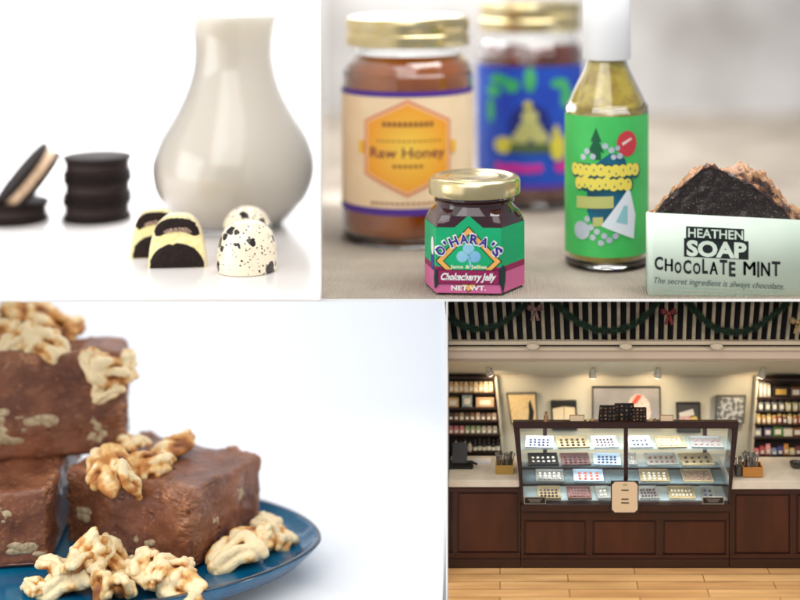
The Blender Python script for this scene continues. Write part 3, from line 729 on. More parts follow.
m, nt, b = new_mat('fudge'); L = nt.links; tc = nt.nodes.new('ShaderNodeTexCoord')
no = nt.nodes.new('ShaderNodeTexNoise'); no.inputs['Scale'].default_value = 28; no.inputs['Detail'].default_value = 8; L.new(tc.outputs['Object'], no.inputs['Vector'])
rp = nt.nodes.new('ShaderNodeValToRGB'); e = rp.color_ramp.elements; e[0].position = .3; e[0].color = (*rgb(92, 52, 36), 1); e[1].position = .7; e[1].color = (*rgb(144, 90, 64), 1)
L.new(no.outputs['Fac'], rp.inputs[0])
at = nt.nodes.new('ShaderNodeAttribute'); at.attribute_name = 'crumb'
mx = nt.nodes.new('ShaderNodeMixRGB'); L.new(at.outputs['Fac'], mx.inputs[0]); L.new(rp.outputs[0], mx.inputs[1]); mx.inputs[2].default_value = (*rgb(172, 118, 84), 1)
L.new(mx.outputs[0], b.inputs['Base Color']); b.inputs['Roughness'].default_value = .34
n2 = nt.nodes.new('ShaderNodeTexNoise'); n2.inputs['Scale'].default_value = 200; n2.inputs['Detail'].default_value = 7; L.new(tc.outputs['Object'], n2.inputs['Vector'])
mp_ = nt.nodes.new('ShaderNodeMapping'); mp_.inputs['Scale'].default_value = (1, 1, .25); L.new(tc.outputs['Object'], mp_.inputs[0])
n3 = nt.nodes.new('ShaderNodeTexNoise'); n3.inputs['Scale'].default_value = 420; n3.inputs['Detail'].default_value = 3; L.new(mp_.outputs[0], n3.inputs['Vector'])
am = nt.nodes.new('ShaderNodeMath'); am.operation = 'ADD'; L.new(n2.outputs['Fac'], am.inputs[0]); L.new(n3.outputs['Fac'], am.inputs[1])
bp = nt.nodes.new('ShaderNodeBump'); bp.inputs['Strength'].default_value = .4; bp.inputs['Distance'].default_value = .001; L.new(am.outputs[0], bp.inputs['Height']); L.new(bp.outputs[0], b.inputs['Normal'])
b.inputs['Subsurface Weight'].default_value = .06; b.inputs['Subsurface Scale'].default_value = .004
FUDGE = m
NUTIN = mat('embedded_nut', rgb(200, 180, 144), .5, col2=rgb(158, 134, 104), nscale=220, bump=.4, bscale=500)
def fudge(loc, rz, wx, wy, h, label, seed, nuts, rnd=.008, topslump=.0):
    t = thing('fudge_piece', loc, label, 'fudge', 'walnut fudge pieces', rz)
    bm = sub_cube(120); cl = bm.verts.layers.float.new('crumb'); hx, hy, hz = wx/2, wy/2, h/2
    S = Vector((seed*3.1, seed*1.7, seed))
    for v in bm.verts:
        p = Vector((v.co.x*wx, v.co.y*wy, v.co.z*h))
        q = Vector((max(-hx+rnd, min(hx-rnd, p.x)), max(-hy+rnd, min(hy-rnd, p.y)), max(-hz+rnd, min(hz-rnd, p.z))))
        dv = p-q; L_ = dv.length
        nrm = dv.normalized() if L_ > 1e-7 else Vector((0, 0, 1))
        r_ = rnd
        if L_ > r_: p = q+nrm*r_
        big = fbm((p+S)*22, 3); med = fbm((p+S)*85, 4); sml = fbm((p+S)*300, 3)
        # distance to the nearest upright/top edge decides how crumbly the cut is
        k = sorted([abs(hx-abs(p.x)), abs(hy-abs(p.y)), abs(hz-p.z)])[1]
        crumb = max(0, 1-k/.020)*max(0, min(1, .55+big*1.8))
        pit = max(0, noise.noise((p+S)*140)-.42)*.010*(1 if big > .12 else 0)
        d_ = big*.0034+med*.0005+sml*.00014+crumb*(med*.0036+sml*.0020)-pit
        if abs(p.z-hz) < .002: d_ += .0015*math.sin(p.x*60)*math.cos(p.y*50)
        if p.z < -hz+.004: d_ = min(0, d_)*.3
        v.co = p+nrm*d_+Vector((0, 0, hz)); v[cl] = min(1, crumb*(.45+max(0, med)*1.8)+max(0, sml-.3)*1.2+max(0, med-.35)*.8)
    obj('block', bm, FUDGE, t, smooth=True)
    for (x, y, z, a, b_, c, sd) in nuts:
        bm = B(); 
        a, b_, c = (a*(1.7 if a > .002 else 1), b_*(1.7 if b_ > .002 else 1), c*1.5)
        for j in range(6): ball(bm, Vector((x, y, z))+Vector((R.uniform(-1, 1)*a*(.6 if a > .002 else 0), R.uniform(-1, 1)*b_*(.6 if b_ > .002 else 0), R.uniform(-1, 1)*c*.6)), 1, 2, (a*.5 if a > .002 else a, b_*.5 if b_ > .002 else b_, c*.5))
        for v in bm.verts: v.co += Vector((1, 1, 1))*fbm(v.co*260, 2)*.0008
        obj('nut_piece', bm, NUTIN, t, smooth=True)
    return t
fC = Vector((xr(190, 1.389), 1.389, ZP+.0052)); ang = math.radians(63)
e1 = Vector((math.cos(ang), math.sin(ang), 0)); e2 = Vector((-math.sin(ang), math.cos(ang), 0))
WX, WY, HC = .120, .163, .0800
cC = fC+e1*WX/2+e2*WY/2; cC.z = ZP+.0006
# local x along e1 (right face runs along x at y=-), local y along e2 (left face at x = -)
fudge(cC, ang, WX, WY, HC, 'fudge block at the right with its corner towards the viewer and walnuts on top', 1.3,
      [(-.0590, -.012, .026, .0016, .014, .007, 1), (-.0590, -.004, .032, .0015, .006, .006, 1), (-.0590, .058, .034, .0015, .008, .006, 1), (-.0590, .03, .012, .0014, .006, .004, 1), (.018, -.0805, .052, .005, .0015, .005, 1), (-.02, -.0810, .036, .003, .0012, .004, 1)])
fBr = Vector((xr(51, 1.404), 1.404, ZP)); angB = math.radians(7.5)
f1 = Vector((math.cos(angB), math.sin(angB), 0)); f2 = Vector((-math.sin(angB), math.cos(angB), 0))
cB = fBr-f1*.075+f2*.085; cB.z = ZP+.0006
fudge(cB, angB, .15, .17, .0795, 'fudge block at the lower left edge beneath the top block', 4.2,
      [(.045, -.0845, .022, .011, .0015, .006, 1), (.03, -.0845, .055, .008, .0015, .007, 1), (.062, -.0845, .014, .006, .0015, .003, 1)])
DA = 1.500; aR = xr(127, DA); WA = .30
aA = math.radians(13); cA = Vector((aR, DA, ZP+.0795))-Vector((math.cos(aA), math.sin(aA), 0))*WA/2+Vector((-math.sin(aA), math.cos(aA), 0))*.033
fudge(cA, aA, WA, .066, .111, 'large fudge block on top of the other two, a walnut stuck on its side', 8.8,
      [(.055, -.0327, .034, .022, .0018, .010, 1), (.028, -.0327, .030, .014, .0018, .009, 1), (.122, -.0327, .028, .008, .0018, .012, 1), (.02, -.0327, .05, .008, .0018, .006, 1)], rnd=.009)

# walnuts
m, nt, b = new_mat('walnut'); L = nt.links; tc = nt.nodes.new('ShaderNodeTexCoord'); ge = nt.nodes.new('ShaderNodeNewGeometry')
no = nt.nodes.new('ShaderNodeTexNoise'); no.inputs['Scale'].default_value = 55; no.inputs['Detail'].default_value = 5; L.new(tc.outputs['Object'], no.inputs['Vector'])
at = nt.nodes.new('ShaderNodeAttribute'); at.attribute_name = 'skin'
ad = nt.nodes.new('ShaderNodeMath'); ad.operation = 'ADD'; L.new(at.outputs['Fac'], ad.inputs[0]); L.new(no.outputs['Fac'], ad.inputs[1])
rp = nt.nodes.new('ShaderNodeValToRGB'); e = rp.color_ramp.elements; e[0].position = .38; e[0].color = (*rgb(250, 228, 184), 1); e[1].position = .95; e[1].color = (*rgb(136, 78, 40), 1)
q = e.new(.52); q.color = (*rgb(236, 194, 128), 1); q = e.new(.68); q.color = (*rgb(204, 138, 70), 1)
L.new(ad.outputs[0], rp.inputs[0]); L.new(rp.outputs[0], b.inputs['Base Color']); b.inputs['Roughness'].default_value = .48
b.inputs['Subsurface Weight'].default_value = .18; b.inputs['Subsurface Scale'].default_value = .004; b.inputs['Subsurface Radius'].default_value = (1, .6, .3)
n2 = nt.nodes.new('ShaderNodeTexNoise'); n2.inputs['Scale'].default_value = 300; n2.inputs['Detail'].default_value = 5; L.new(tc.outputs['Object'], n2.inputs['Vector'])
bp = nt.nodes.new('ShaderNodeBump'); bp.inputs['Strength'].default_value = .6; bp.inputs['Distance'].default_value = .0012; L.new(n2.outputs['Fac'], bp.inputs['Height']); L.new(bp.outputs[0], b.inputs['Normal'])
WALNUT = m
def walnut_mesh(seed, brown):
    rr = random.Random(seed); bm = B(); a, b_, c = .0155, .0105, .0062
    ball(bm, Vector((0, 0, -.001)), 1, 3, (a*.70, b_*.62, c*.62))
    def strand(pts, r0, r1):
        pts = [Vector(p) for p in pts]; P3 = sm([tuple(p) for p in pts], 6) if False else pts
        for i in range(len(pts)-1):
            for j in range(5):
                f = j/5; g = (i+f)/(len(pts)-1); q = pts[i].lerp(pts[i+1], f)
                ball(bm, q, (r0+(r1-r0)*g)*(1+.12*math.sin(g*9+seed)), 2)
    for side in (-1, 1):
        for k in range(2):
            ph = rr.uniform(0, 6); n = 6; pts = []
            for i in range(n):
                f = (i/(n-1)*2-1)*rr.uniform(.85, 1); w_ = math.sqrt(max(.05, 1-f*f*.8))
                pts.append((a*f, side*b_*w_*(.34+.46*k+.10*math.sin(f*4+ph)), c*(w_*(.8-.55*k)+.38*math.cos(f*3.6+ph))))
            strand(pts, rr.uniform(.0031, .0040), rr.uniform(.0024, .0034))
    for k in range(2):
        x = rr.uniform(-.8, .8)*a; sd = rr.choice((-1, 1))
        strand([(x, 0, c*.7), (x+rr.uniform(-.003, .003), sd*b_*.6, c*.9), (x+rr.uniform(-.004, .004), sd*b_*1.15, c*.1)], .0034, .0028)
    me = bpy.data.meshes.new('t'); bm.to_mesh(me); bm.free(); o = bpy.data.objects.new('t', me); COL.objects.link(o)
    r_ = o.modifiers.new('r', 'REMESH'); r_.mode = 'VOXEL'; r_.voxel_size = .0005
    s_ = o.modifiers.new('s', 'SMOOTH'); s_.iterations = 5; s_.factor = .5
    bpy.context.view_layer.update(); me2 = bpy.data.meshes.new_from_object(o.evaluated_get(bpy.context.evaluated_depsgraph_get()))
    bpy.data.objects.remove(o); bpy.data.meshes.remove(me)
    at_ = me2.attributes.new('skin', 'FLOAT', 'POINT'); S = Vector((seed, 0, 0))
    for v in me2.vertices:
        n_ = fbm(v.co*130+S, 3); n4 = fbm(v.co*420+S, 2); q = v.co
        rn = math.sqrt((q.x/a)**2+(q.y/b_)**2+(q.z/c)**2)
        at_.data[v.index].value = brown+(1.0-rn)*.6+n_*.28
        v.co = q*(1+n_*.05+n4*.018)
    me2.materials.clear(); me2.materials.append(WALNUT); me2.polygons.foreach_set('use_smooth', [True]*len(me2.polygons)); me2.name = 'walnut_piece'
    return me2
WM = [walnut_mesh(i+1, br) for i, br in enumerate([.0, .16, .10, .32, .04, .28])]
def put(k, loc, rot, sc_, label, group):
    o = bpy.data.objects.new('walnut_piece', WM[k]); COL.objects.link(o); o.location = loc; o.rotation_euler = [math.radians(a) for a in rot]; o.scale = (sc_*1.3,)*3
    tag(o, label, 'walnut', group)
GF = 'walnut pieces heaped in front of the fudge'; GT = 'walnut pieces on top of the fudge'
def onp(u, v, hgt): # base height above the plate
    return on(u, v, ZP+hgt)
put(0, onp(68, 583, .008), (10, -20, 20), 1.25, 'pale walnut piece at the left end of the front heap', GF)
put(4, onp(98, 575, .012), (60, 30, 80), 1.15, 'pale walnut piece standing upright in the middle of the left heap', GF)
put(0, onp(58, 570, .016), (-20, 10, -30), 1.0, 'walnut piece resting on the left end of the front heap', GF)
put(2, onp(88, 553, .032), (50, -50, 40), 1.05, 'topmost walnut piece of the left heap against dark gap', GF)
put(4, onp(112, 556, .022), (20, 60, 10), 1.0, 'walnut piece on the right shoulder of the left heap', GF)
put(1, onp(128, 570, .006), (0, 0, 60), .8, 'small brown walnut piece between the two front heaps', GF)
put(0, onp(142, 566, .018), (30, -35, -50), 1.2, 'walnut piece forming the peak of the right heap', GF)
put(4, onp(160, 582, .009), (-10, 10, 10), 1.2, 'walnut piece lying at the front of the right heap', GF)
put(2, onp(184, 590, .010), (70, 0, -20), 1.2, 'round walnut piece at the right end of the front heaps', GF)
put(1, onp(176, 568, .022), (0, 20, 20), .9, 'tan walnut piece touching the front corner of the fudge', GF)
put(4, onp(100, 596, .006), (0, 90, 40), 1.0, 'walnut piece at the very bottom of the left heap', GF)
put(2, onp(36, 588, .006), (15, 0, -30), .7, 'walnut crumb at the far left of the heap on blue plate', GF)
put(4, onp(120, 590, .010), (30, 40, 100), 1.0, 'pale walnut piece at the bottom edge between the two front heaps', GF)
put(0, onp(80, 566, .026), (-40, 20, 70), .95, 'pale walnut piece filling the middle of the left heap', GF)
put(2, onp(158, 574, .022), (40, 10, -80), .85, 'small pale walnut piece on the shoulder of the right heap', GF)
put(0, onp(237, 553, .011), (20, -12, 38), 1.35, 'long pale walnut piece beside the right face of the fudge', GF)
put(1, onp(252, 541, .016), (50, 0, 10), 1.0, 'brown walnut piece behind the long pale one beside the fudge', GF)
put(2, onp(275, 535, .011), (0, 30, -20), 1.15, 'walnut piece farthest right near the plate rim', GF)
ZC = ZP+.0815
def onc(u, v, z): return on(u, v, z)
put(5, onc(112, 472, ZC+.006), (25, 20, -50), 1.45, 'golden walnut piece at the left front edge of the right block', GT)
put(1, onc(126, 483, ZC+.001), (0, 60, 30), 1.0, 'walnut piece hanging over the front edge of the right block', GT)
put(5, onc(148, 468, ZC+.004), (60, 0, 20), 1.15, 'dark veined walnut piece in the middle of the right block', GT)
put(2, onc(160, 462, ZC+.004), (10, 0, 80), .8, 'small round walnut piece beside the dark veined one', GT)
put(3, onc(173, 450, ZC+.006), (0, -20, 10), 1.15, 'walnut piece farthest back on the right block', GT)
put(1, onc(126, 446, ZC+.007), (0, 0, -40), 1.1, 'walnut piece tucked under the edge of the top block', GT)
ZA = cA.z+.112
put(3, onc(52, 330, ZA+.006), (15, 10, -15), 1.6, 'large brown walnut piece at the right end of the top pile', GT)
put(5, onc(30, 316, ZA+.016), (0, 20, 30), 1.5, 'walnut piece crowning the pile on the top block', GT)
put(1, onc(8, 322, ZA+.010), (30, 0, 70), 1.5, 'walnut piece at the left image edge of the top pile', GT)
put(2, onc(18, 342, ZA+.006), (20, -30, 50), 1.1, 'small pale walnut piece at the front of the top pile', GT)
put(4, onc(46, 347, ZA+.002), (25, 25, -25), 1.25, 'smooth curved walnut piece lying on the front edge of the top block', GT)
put(1, onc(-5, 335, ZA+.006), (0, 0, 20), 1.4, 'walnut piece cut by the left image edge on top block', GT)
put(0, P(98, 368, DA-.006), (70, 50, 0), 1.0, 'pale walnut piece stuck to the side of the top block', GT)
put(1, P(113, 370, DA-.004), (60, 10, 40), 1.25, 'tan walnut piece stuck at the right edge of the top block', GT)
put(0, P(108, 388, DA-.006), (80, -40, 0), .85, 'lower walnut piece stuck to the side of the top block', GT)

# ---------------------------------------------------------------- panel 4: the chocolate shop, a scale model
SH = 'shop'
D0, DW = 1.362, 1.452
def pr(name, pts, d, depth, m, parent=None, bev=0, label=None, cat=None, group=None, kind=None):
    bm = B(); prism(bm, pts, d, depth, bev); o = obj(name, bm, m, parent, world=True)
    if cat or kind: tag(o, label, cat, group, kind)
    return o
CREAMW = mat('cream_wall_paint', rgb(196, 188, 166), .7, col2=rgb(190, 181, 158), nscale=30)
TRIM = mat('cream_trim', rgb(190, 174, 152), .5)
WOOD = mat('mahogany', rgb(62, 25, 14), .42, col2=rgb(46, 17, 10), nscale=40, aniso=(1, 1, .15), coat=.25, bump=.1, bscale=300)
WOODD = mat('dark_mahogany', rgb(44, 18, 12), .4, coat=.3)
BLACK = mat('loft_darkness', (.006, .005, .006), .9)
# floor of planks
m, nt, b = new_mat('plank_floor'); L = nt.links; tc = nt.nodes.new('ShaderNodeTexCoord'); b.inputs['Roughness'].default_value = .3
br = nt.nodes.new('ShaderNodeTexBrick'); mp_ = nt.nodes.new('ShaderNodeMapping'); L.new(tc.outputs['Object'], mp_.inputs[0]); L.new(mp_.outputs[0], br.inputs['Vector'])
mp_.inputs['Scale'].default_value = (1, 1, 1); br.inputs['Scale'].default_value = 1; br.inputs['Brick Width'].default_value = .13; br.inputs['Row Height'].default_value = .0155
br.inputs['Mortar Size'].default_value = .0004; br.inputs['Color1'].default_value = (*rgb(236, 190, 130), 1); br.inputs['Color2'].default_value = (*rgb(212, 158, 102), 1); br.inputs['Mortar'].default_value = (*rgb(110, 70, 40), 1)
no = nt.nodes.new('ShaderNodeTexNoise'); no.inputs['Scale'].default_value = 60; no.inputs['Detail'].default_value = 6; m3 = nt.nodes.new('ShaderNodeMapping'); m3.inputs['Scale'].default_value = (.18, 1.6, 1); L.new(tc.outputs['Object'], m3.inputs[0]); L.new(m3.outputs[0], no.inputs['Vector'])
r3 = nt.nodes.new('ShaderNodeValToRGB'); r3.color_ramp.elements[0].position = .35; r3.color_ramp.elements[1].position = .65; r3.color_ramp.elements[0].color = (.72, .66, .6, 1); r3.color_ramp.elements[1].color = (1.0, 1, 1, 1); L.new(no.outputs['Fac'], r3.inputs[0])
mx = nt.nodes.new('ShaderNodeMixRGB'); mx.blend_type = 'MULTIPLY'; mx.inputs[0].default_value = 1; L.new(br.outputs['Color'], mx.inputs[1]); L.new(r3.outputs[0], mx.inputs[2]); L.new(mx.outputs[0], b.inputs['Base Color'])
zfl = (PV-568)*D0/F
bm = B(); radial(bm, 448, 880, 1.18, 1.5, zfl-.004, zfl); tag(obj('plank_floor', bm, m), kind='structure')
FXL = 448.4
# back wall and ceiling cove
pr('back_wall', rect(FXL, 366, 860, 575), DW, .01, CREAMW, kind='structure')
bm = B(); q = [P(FXL, 361, 1.375), P(860, 361, 1.375), P(860, 376, DW-.002), P(FXL, 376, DW-.002)]
vs = [bm.verts.new(x) for x in q]+[bm.verts.new(x+Vector((0, 0, .03))) for x in q]
bm.faces.new(vs[:4]); bm.faces.new(vs[4:][::-1])
for i in range(4): bm.faces.new((vs[i], vs[(i+1) % 4], vs[4+(i+1) % 4], vs[4+i]))
tag(obj('ceiling', bm, mat('ceiling_paint', rgb(206, 196, 170), .7)), kind='structure')
t = thing('crown_moulding', P(624, 377, DW), 'cream crown moulding line along the top of the shop wall', 'moulding')
pr('moulding_strip', rect(FXL, 373.5, 860, 376), DW-.006, .005, TRIM, t, .0004); pr('moulding_strip', rect(FXL, 376.2, 860, 378), DW-.0032, .003, TRIM, t, .0003)
# loft front: backdrop, railing, beam
pr('loft_backdrop', rect(FXL, 298, 860, 352.5), 1.3578, .004, BLACK, kind='structure')  # near-black sheet standing in for the dark of the loft
t = thing('loft_railing', P(624, 345, 1.352), 'cream slatted loft railing along the top of the shop', 'railing')
SL = mat('slat_paint', rgb(152, 140, 118), .55, col2=rgb(128, 116, 96), nscale=90)
x = 450.5; k = 0
while x < 822:
    lean_ = (x-624)*.035
    pr('baluster', [(x-1.7, 342), (x+1.7, 342), (x+1.7+lean_*.8, 297), (x-1.7+lean_*.8, 297)], 1.353, .004, SL, t, .0003); x += 9.35; k += 1
pr('bottom_rail', rect(FXL, 341.5, 860, 345.2), 1.350, .008, TRIM, t, .0005)
pr('top_rail', rect(FXL, 297.2, 860, 299.5), 1.350, .008, TRIM, t)
t = thing('ceiling_beam', P(624, 361, 1.35), 'wide cream beam under the loft railing with lens shaped brackets', 'beam')
pr('beam', rect(FXL, 349.5, 860, 361), 1.350, .022, mat('beam_paint', rgb(196, 176, 158), .55), t, .0006)
pr('beam_lip', rect(FXL, 348, 860, 350.8), 1.347, .006, TRIM, t, .0004); pr('beam_lip', rect(FXL, 359.4, 860, 361.6), 1.3475, .006, mat('painted_beam_shadow', rgb(150, 132, 112), .6), t, .0004)  # lower lip's darker colour paints the shadow line under the beam
for u in (533, 626, 717):
    pr('bracket', [(u-6.5+0, 346.8), (u-4, 344.6), (u, 343.6), (u+4, 344.6), (u+6.5, 346.8), (u+4, 349), (u, 350), (u-4, 349)], 1.343, .004, TRIM, t, .0003)
# garlands
GAR = mat('garland_needles', rgb(16, 38, 26), .8, col2=rgb(26, 54, 34), nscale=300)
def garland(pts, label):
    P_ = sm(pts, 10); bm = B()
    for i in range(len(P_)-1):
        for j in range(34):
            f = R.random(); u = P_[i][0]*(1-f)+P_[i+1][0]*f; v = P_[i][1]*(1-f)+P_[i+1][1]*f
            c = P(u, v, 1.3455); d_ = Vector((R.gauss(0, 1), R.gauss(0, .7), R.gauss(0, 1))).normalized(); L_ = R.uniform(.0026, .0058)
            sd = d_.cross(Vector((R.random(), R.random(), R.random()))).normalized()*.00045
            a = c-d_*L_; e_ = c+d_*L_; bm.faces.new([bm.verts.new(a), bm.verts.new(c+sd), bm.verts.new(e_), bm.verts.new(c-sd)])
    tube(bm, [P(u, v, 1.3455) for u, v in P_], .0013, 6)
    o = obj('garland', bm, GAR, None, world=True); tag(o, label, 'garland', 'green garlands on the loft railing')
garland([(450, 318), (462, 325), (478, 329), (496, 326), (512, 316), (524, 306), (528, 301)], 'green garland swag at the left end of the loft railing')
garland([(551, 300), (557, 304), (566, 313), (580, 323), (598, 330), (618, 330), (636, 323), (650, 312), (657, 302)], 'green garland swag in the middle of the loft railing, above the case')
garland([(687, 301), (692, 307), (702, 318), (716, 328), (734, 332), (752, 329), (768, 319), (782, 308), (788, 301)], 'green garland swag at the right end of the loft railing')
def bow(u, v, col, label):
    p = P(u, v, 1.3425); t = thing('bow', p, label, 'bow', 'bows on the loft railing'); m = mat('ribbon_'+str(u), rgb(*col), .5, col2=rgb(*[c*.6 for c in col]), nscale=300)
    s = .00096
    for sx in (-1, 1):
        bm = B(); pts = [(0, 0), (4, 4.5), (8, 4), (8.5, 0), (5, -2), (0, 0)]
        f = [bm.verts.new((sx*x*s, -.0015, z*s)) for x, z in pts]; g_ = [bm.verts.new((sx*x*s, .0015, z*s)) for x, z in pts]
        for i in range(5): bm.faces.new((f[i], f[i+1], g_[i+1], g_[i]))
        bm.faces.new([bm.verts.new((sx*x*s*.9, 0, z*s*.9)) for x, z in pts[:5]])
        obj('loop', bm, m, t)
        bm = B(); box(bm, -1.4*s, 1.4*s, -.0005, .0005, -12*s, 0, 0, Matrix.Rotation(sx*.28, 4, 'Y')); obj('tail', bm, m, t)
    bm = B(); ball(bm, Vector((0, -.001, 0)), .0022, 2); obj('knot', bm, m, t)
bow(669, 313, (112, 24, 24), 'red bow hanging on the loft railing between two garlands')
bow(535, 309, (112, 80, 72), 'dusty pink bow hanging on the loft railing near its left end')
bow(798, 322, (160, 132, 84), 'pale gold bow at the right end of the loft railing')
# track spots
LAMPM = mat('lamp_housing', rgb(190, 182, 166), .4)
for i, (u, v, tx, lb) in enumerate([(487, 372, 6, 'leftmost track spotlight on the shop ceiling, tilted right'), (593, 374, 0, 'track spotlight hanging left of the big framed picture'),
                                (659, 374, -2, 'track spotlight hanging right of the big framed picture'), (764, 374, -4, 'rightmost track spotlight on the shop ceiling, tilted left')]):
    d_ = 1.405; p = P(u, v-8, d_); t = thing('track_spotlight', p, lb, 'spotlight', 'track spotlights on the shop ceiling'); s = .001
    bm = B(); tube(bm, [(0, 0, .004), (0, 0, -.004)], .0006, 8); tube(bm, [(0, 0, .005), (0, 0, .0035)], .0022, 12); obj('stem', bm, LAMPM, t)
    bm = B(); ax = Vector((tx*.06, .35, -1)).normalized()
    tube(bm, [Vector((0, 0, -.002))+ax*q for q in (0, .0015, .005, .0055, .010, .0105)], [.0012, .0024, .0026, .0036, .0041, .0036], 16)
    obj('housing', bm, LAMPM, t, smooth=True)
    bm = B(); tube(bm, [Vector((0, 0, -.002))+ax*.0107, Vector((0, 0, -.002))+ax*.0112], .003, 16)
    obj('bulb', bm, mat('lit_bulb', (1, .85, .6), .5, emit=6), t)
    q = p+Vector((0, 0, -.002))+ax*.0125
    spot('spot_beam', q, P(u+tx*4, 415, DW), .16, (1, .82, .58), 110, .003)
# case strips, then fill lights added for the shop
area('case_strip', P(573, 425.5, 1.372), P(573, 470, 1.376), .098, .075, (.95, .98, 1), .006)
area('case_strip', P(680, 425.5, 1.372), P(680, 470, 1.376), .098, .075, (.95, .98, 1), .006)
area('shop_glow', P(624, 350, 1.388), P(624, 440, 1.41), .33, .30, (1, .82, .58), .012)  # added warm area light, hidden behind the beam
spot('shop_front_fill', (.75, .85, -.15), (.09, 1.37, -.52), 11, (1, .84, .64), 30, .06)  # warm light added from outside the view, no fixture in the shop

# shelving units
SHELF = mat('shelf_board_brown', rgb(52, 34, 26), .5); UBACK = mat('unit_back', rgb(58, 46, 38), .8)
def bag(u, vb, w, h, d, m, label, group, cardm=None, par=None):
    t_ = thing('bag', P(u, vb, d), label, 'bag', group); s = d/F; hw, hd = w/2*s, w*.32*s; H = h*s
    bm = B(); rows = []
    for z, kx, ky in [(0, .9, .9), (.15, 1, 1), (.6, .96, .95), (.8, .8, .4), (.84, .62, .2), (1, .85, .12)]:
        rows.append([bm.verts.new((sx*hw*kx, sy*hd*ky, z*H)) for sx, sy in ((-1, -1), (1, -1), (1, 1), (-1, 1))])
    for a, b_ in zip(rows, rows[1:]):
        for i in range(4): bm.faces.new((a[i], a[(i+1) % 4], b_[(i+1) % 4], b_[i]))
    bm.faces.new(rows[0][::-1]); bm.faces.new(rows[-1]); obj('pouch', bm, m, t_)
    bm = B(); box(bm, -hw*.6, hw*.6, -hd-.0004, -hd-.0001, H*.2, H*.55); obj('sticker', bm, cardm or mat('product_card', rgb(222, 214, 196), .6), t_)
def carton(u, vb, w, h, d, m, label, group, m2=None, dep=.008):
    t_ = thing('carton', P(u, vb, d), label, 'box', group); s = d/F; hw = w/2*s; H = h*s
    bm = B(); box(bm, -hw, hw, 0, dep, 0, H, .0003); obj('box_body', bm, m, t_)
    bm = B(); box(bm, -hw*.62, hw*.62, -.0003, -.00005, H*.25, H*.75); obj('sticker', bm, m2 or mat('product_card', rgb(222, 214, 196), .6), t_)
def bottle(u, vb, w, h, d, m, label, group, capm=None):
    t_ = thing('bottle', P(u, vb, d), label, 'bottle', group); s = d/F; r_ = w/2*s; H = h*s
    bm = B(); lathe(bm, [(r_*.9, 0), (r_, H*.06), (r_, H*.55), (r_*.8, H*.65), (r_*.4, H*.74), (r_*.36, H*.86)], 14); obj('body', bm, m, t_, smooth=True)
    bm = B(); lathe(bm, [(r_*.5, H*.86), (r_*.5, H), (r_*.3, H*1.01)], 12); obj('cap', bm, capm or mat('bottle_cap', rgb(60, 50, 40), .4), t_)
    bm = B(); lathe(bm, [(r_*1.03, H*.15), (r_*1.03, H*.45)], 14, cap=False); obj('sticker', bm, mat('product_card', rgb(222, 214, 196), .6), t_)
def jar(u, vb, w, h, d, m, label, group, capm):
    t_ = thing('jar', P(u, vb, d), label, 'jar', group); s = d/F; r_ = w/2*s; H = h*s
    bm = B(); lathe(bm, [(r_*.9, 0), (r_, H*.06), (r_, H*.74), (r_*.8, H*.8)], 14); obj('body', bm, m, t_, smooth=True)
    bm = B(); lathe(bm, [(r_*.86, H*.8), (r_*.88, H), (r_*.5, H*1.005)], 14); obj('lid', bm, capm, t_)
    bm = B(); box(bm, -r_*.6, r_*.6, -r_*1.06, -r_*.9, H*.2, H*.62); obj('sticker', bm, mat('product_card', rgb(222, 214, 196), .6), t_)
def C3(n, c, c2=None, **k): return mat(n, rgb(*c), k.pop('rough', .5), col2=rgb(*c2) if c2 else None, nscale=400, **k)
DU = 1.432
t = thing('shelving_unit', P(474, 462, DU), 'dark wood shelving unit full of sweets at the left of the shop', 'shelves')
pr('back_panel', [(FXL, 470), (505, 470), (495, 377), (FXL, 377)], DU+.013, .003, UBACK, t)
pr('side_panel', [(503.5, 470), (506, 470), (496.6, 377), (494.4, 377)], DU, .014, mat('unit_side', rgb(176, 166, 146), .6), t)
pr('top_board', rect(FXL, 377, 495, 379), DU, .014, SHELF, t)
for v, r_ in ((392.5, 496), (407.5, 498), (420.5, 499.5), (434, 501), (452, 503)): pr('shelf', rect(FXL, v, r_, v+2), DU, .014, SHELF, t, .0002)
t = thing('shelving_unit', P(780, 462, DU), 'shelving unit of boxes and jars at the right of the shop', 'shelves')
pr('back_panel', [(750, 470), (860, 470), (860, 377), (757, 377)], DU+.013, .003, UBACK, t)
pr('side_panel', [(749.5, 470), (752, 470), (759, 377), (756.6, 377)], DU, .014, mat('unit_side', rgb(176, 166, 146), .6), t)
for v, r_ in ((397.5, 756), (410.5, 755), (423.5, 754), (437, 753), (455, 751.5)): pr('shelf', rect(r_, v, 860, v+2), DU, .014, SHELF, t, .0002)
pr('top_board', rect(757, 379, 860, 381), DU, .014, SHELF, t)
dp = DU+.002
PAK = C3('amber_packet', (206, 170, 110), (226, 206, 164)); PAK2 = C3('cream_packet', (214, 190, 150), (180, 130, 80))
for i in range(9): bag(451.5+i*4.9, 392.3, 4.6, 10.5, dp, PAK if i % 2 else PAK2, 'cream and amber packet in the row on the top left shelf', 'packets on the top left shelf')
carton(453, 407.3, 11, 9, dp, C3('tan_carton', (196, 160, 116), (214, 186, 140)), 'tan box at the left end of the second left shelf', 'boxes on the second left shelf')
carton(467, 407.3, 10, 12, dp, C3('grey_carton', (120, 132, 130), (176, 184, 176)), 'grey green box standing in the middle of the second left shelf', 'boxes on the second left shelf')
carton(485, 407.3, 18, 9.5, dp, C3('peach_carton', (208, 170, 132), (190, 150, 110)), 'wide peach box at the right of the second left shelf', 'boxes on the second left shelf')
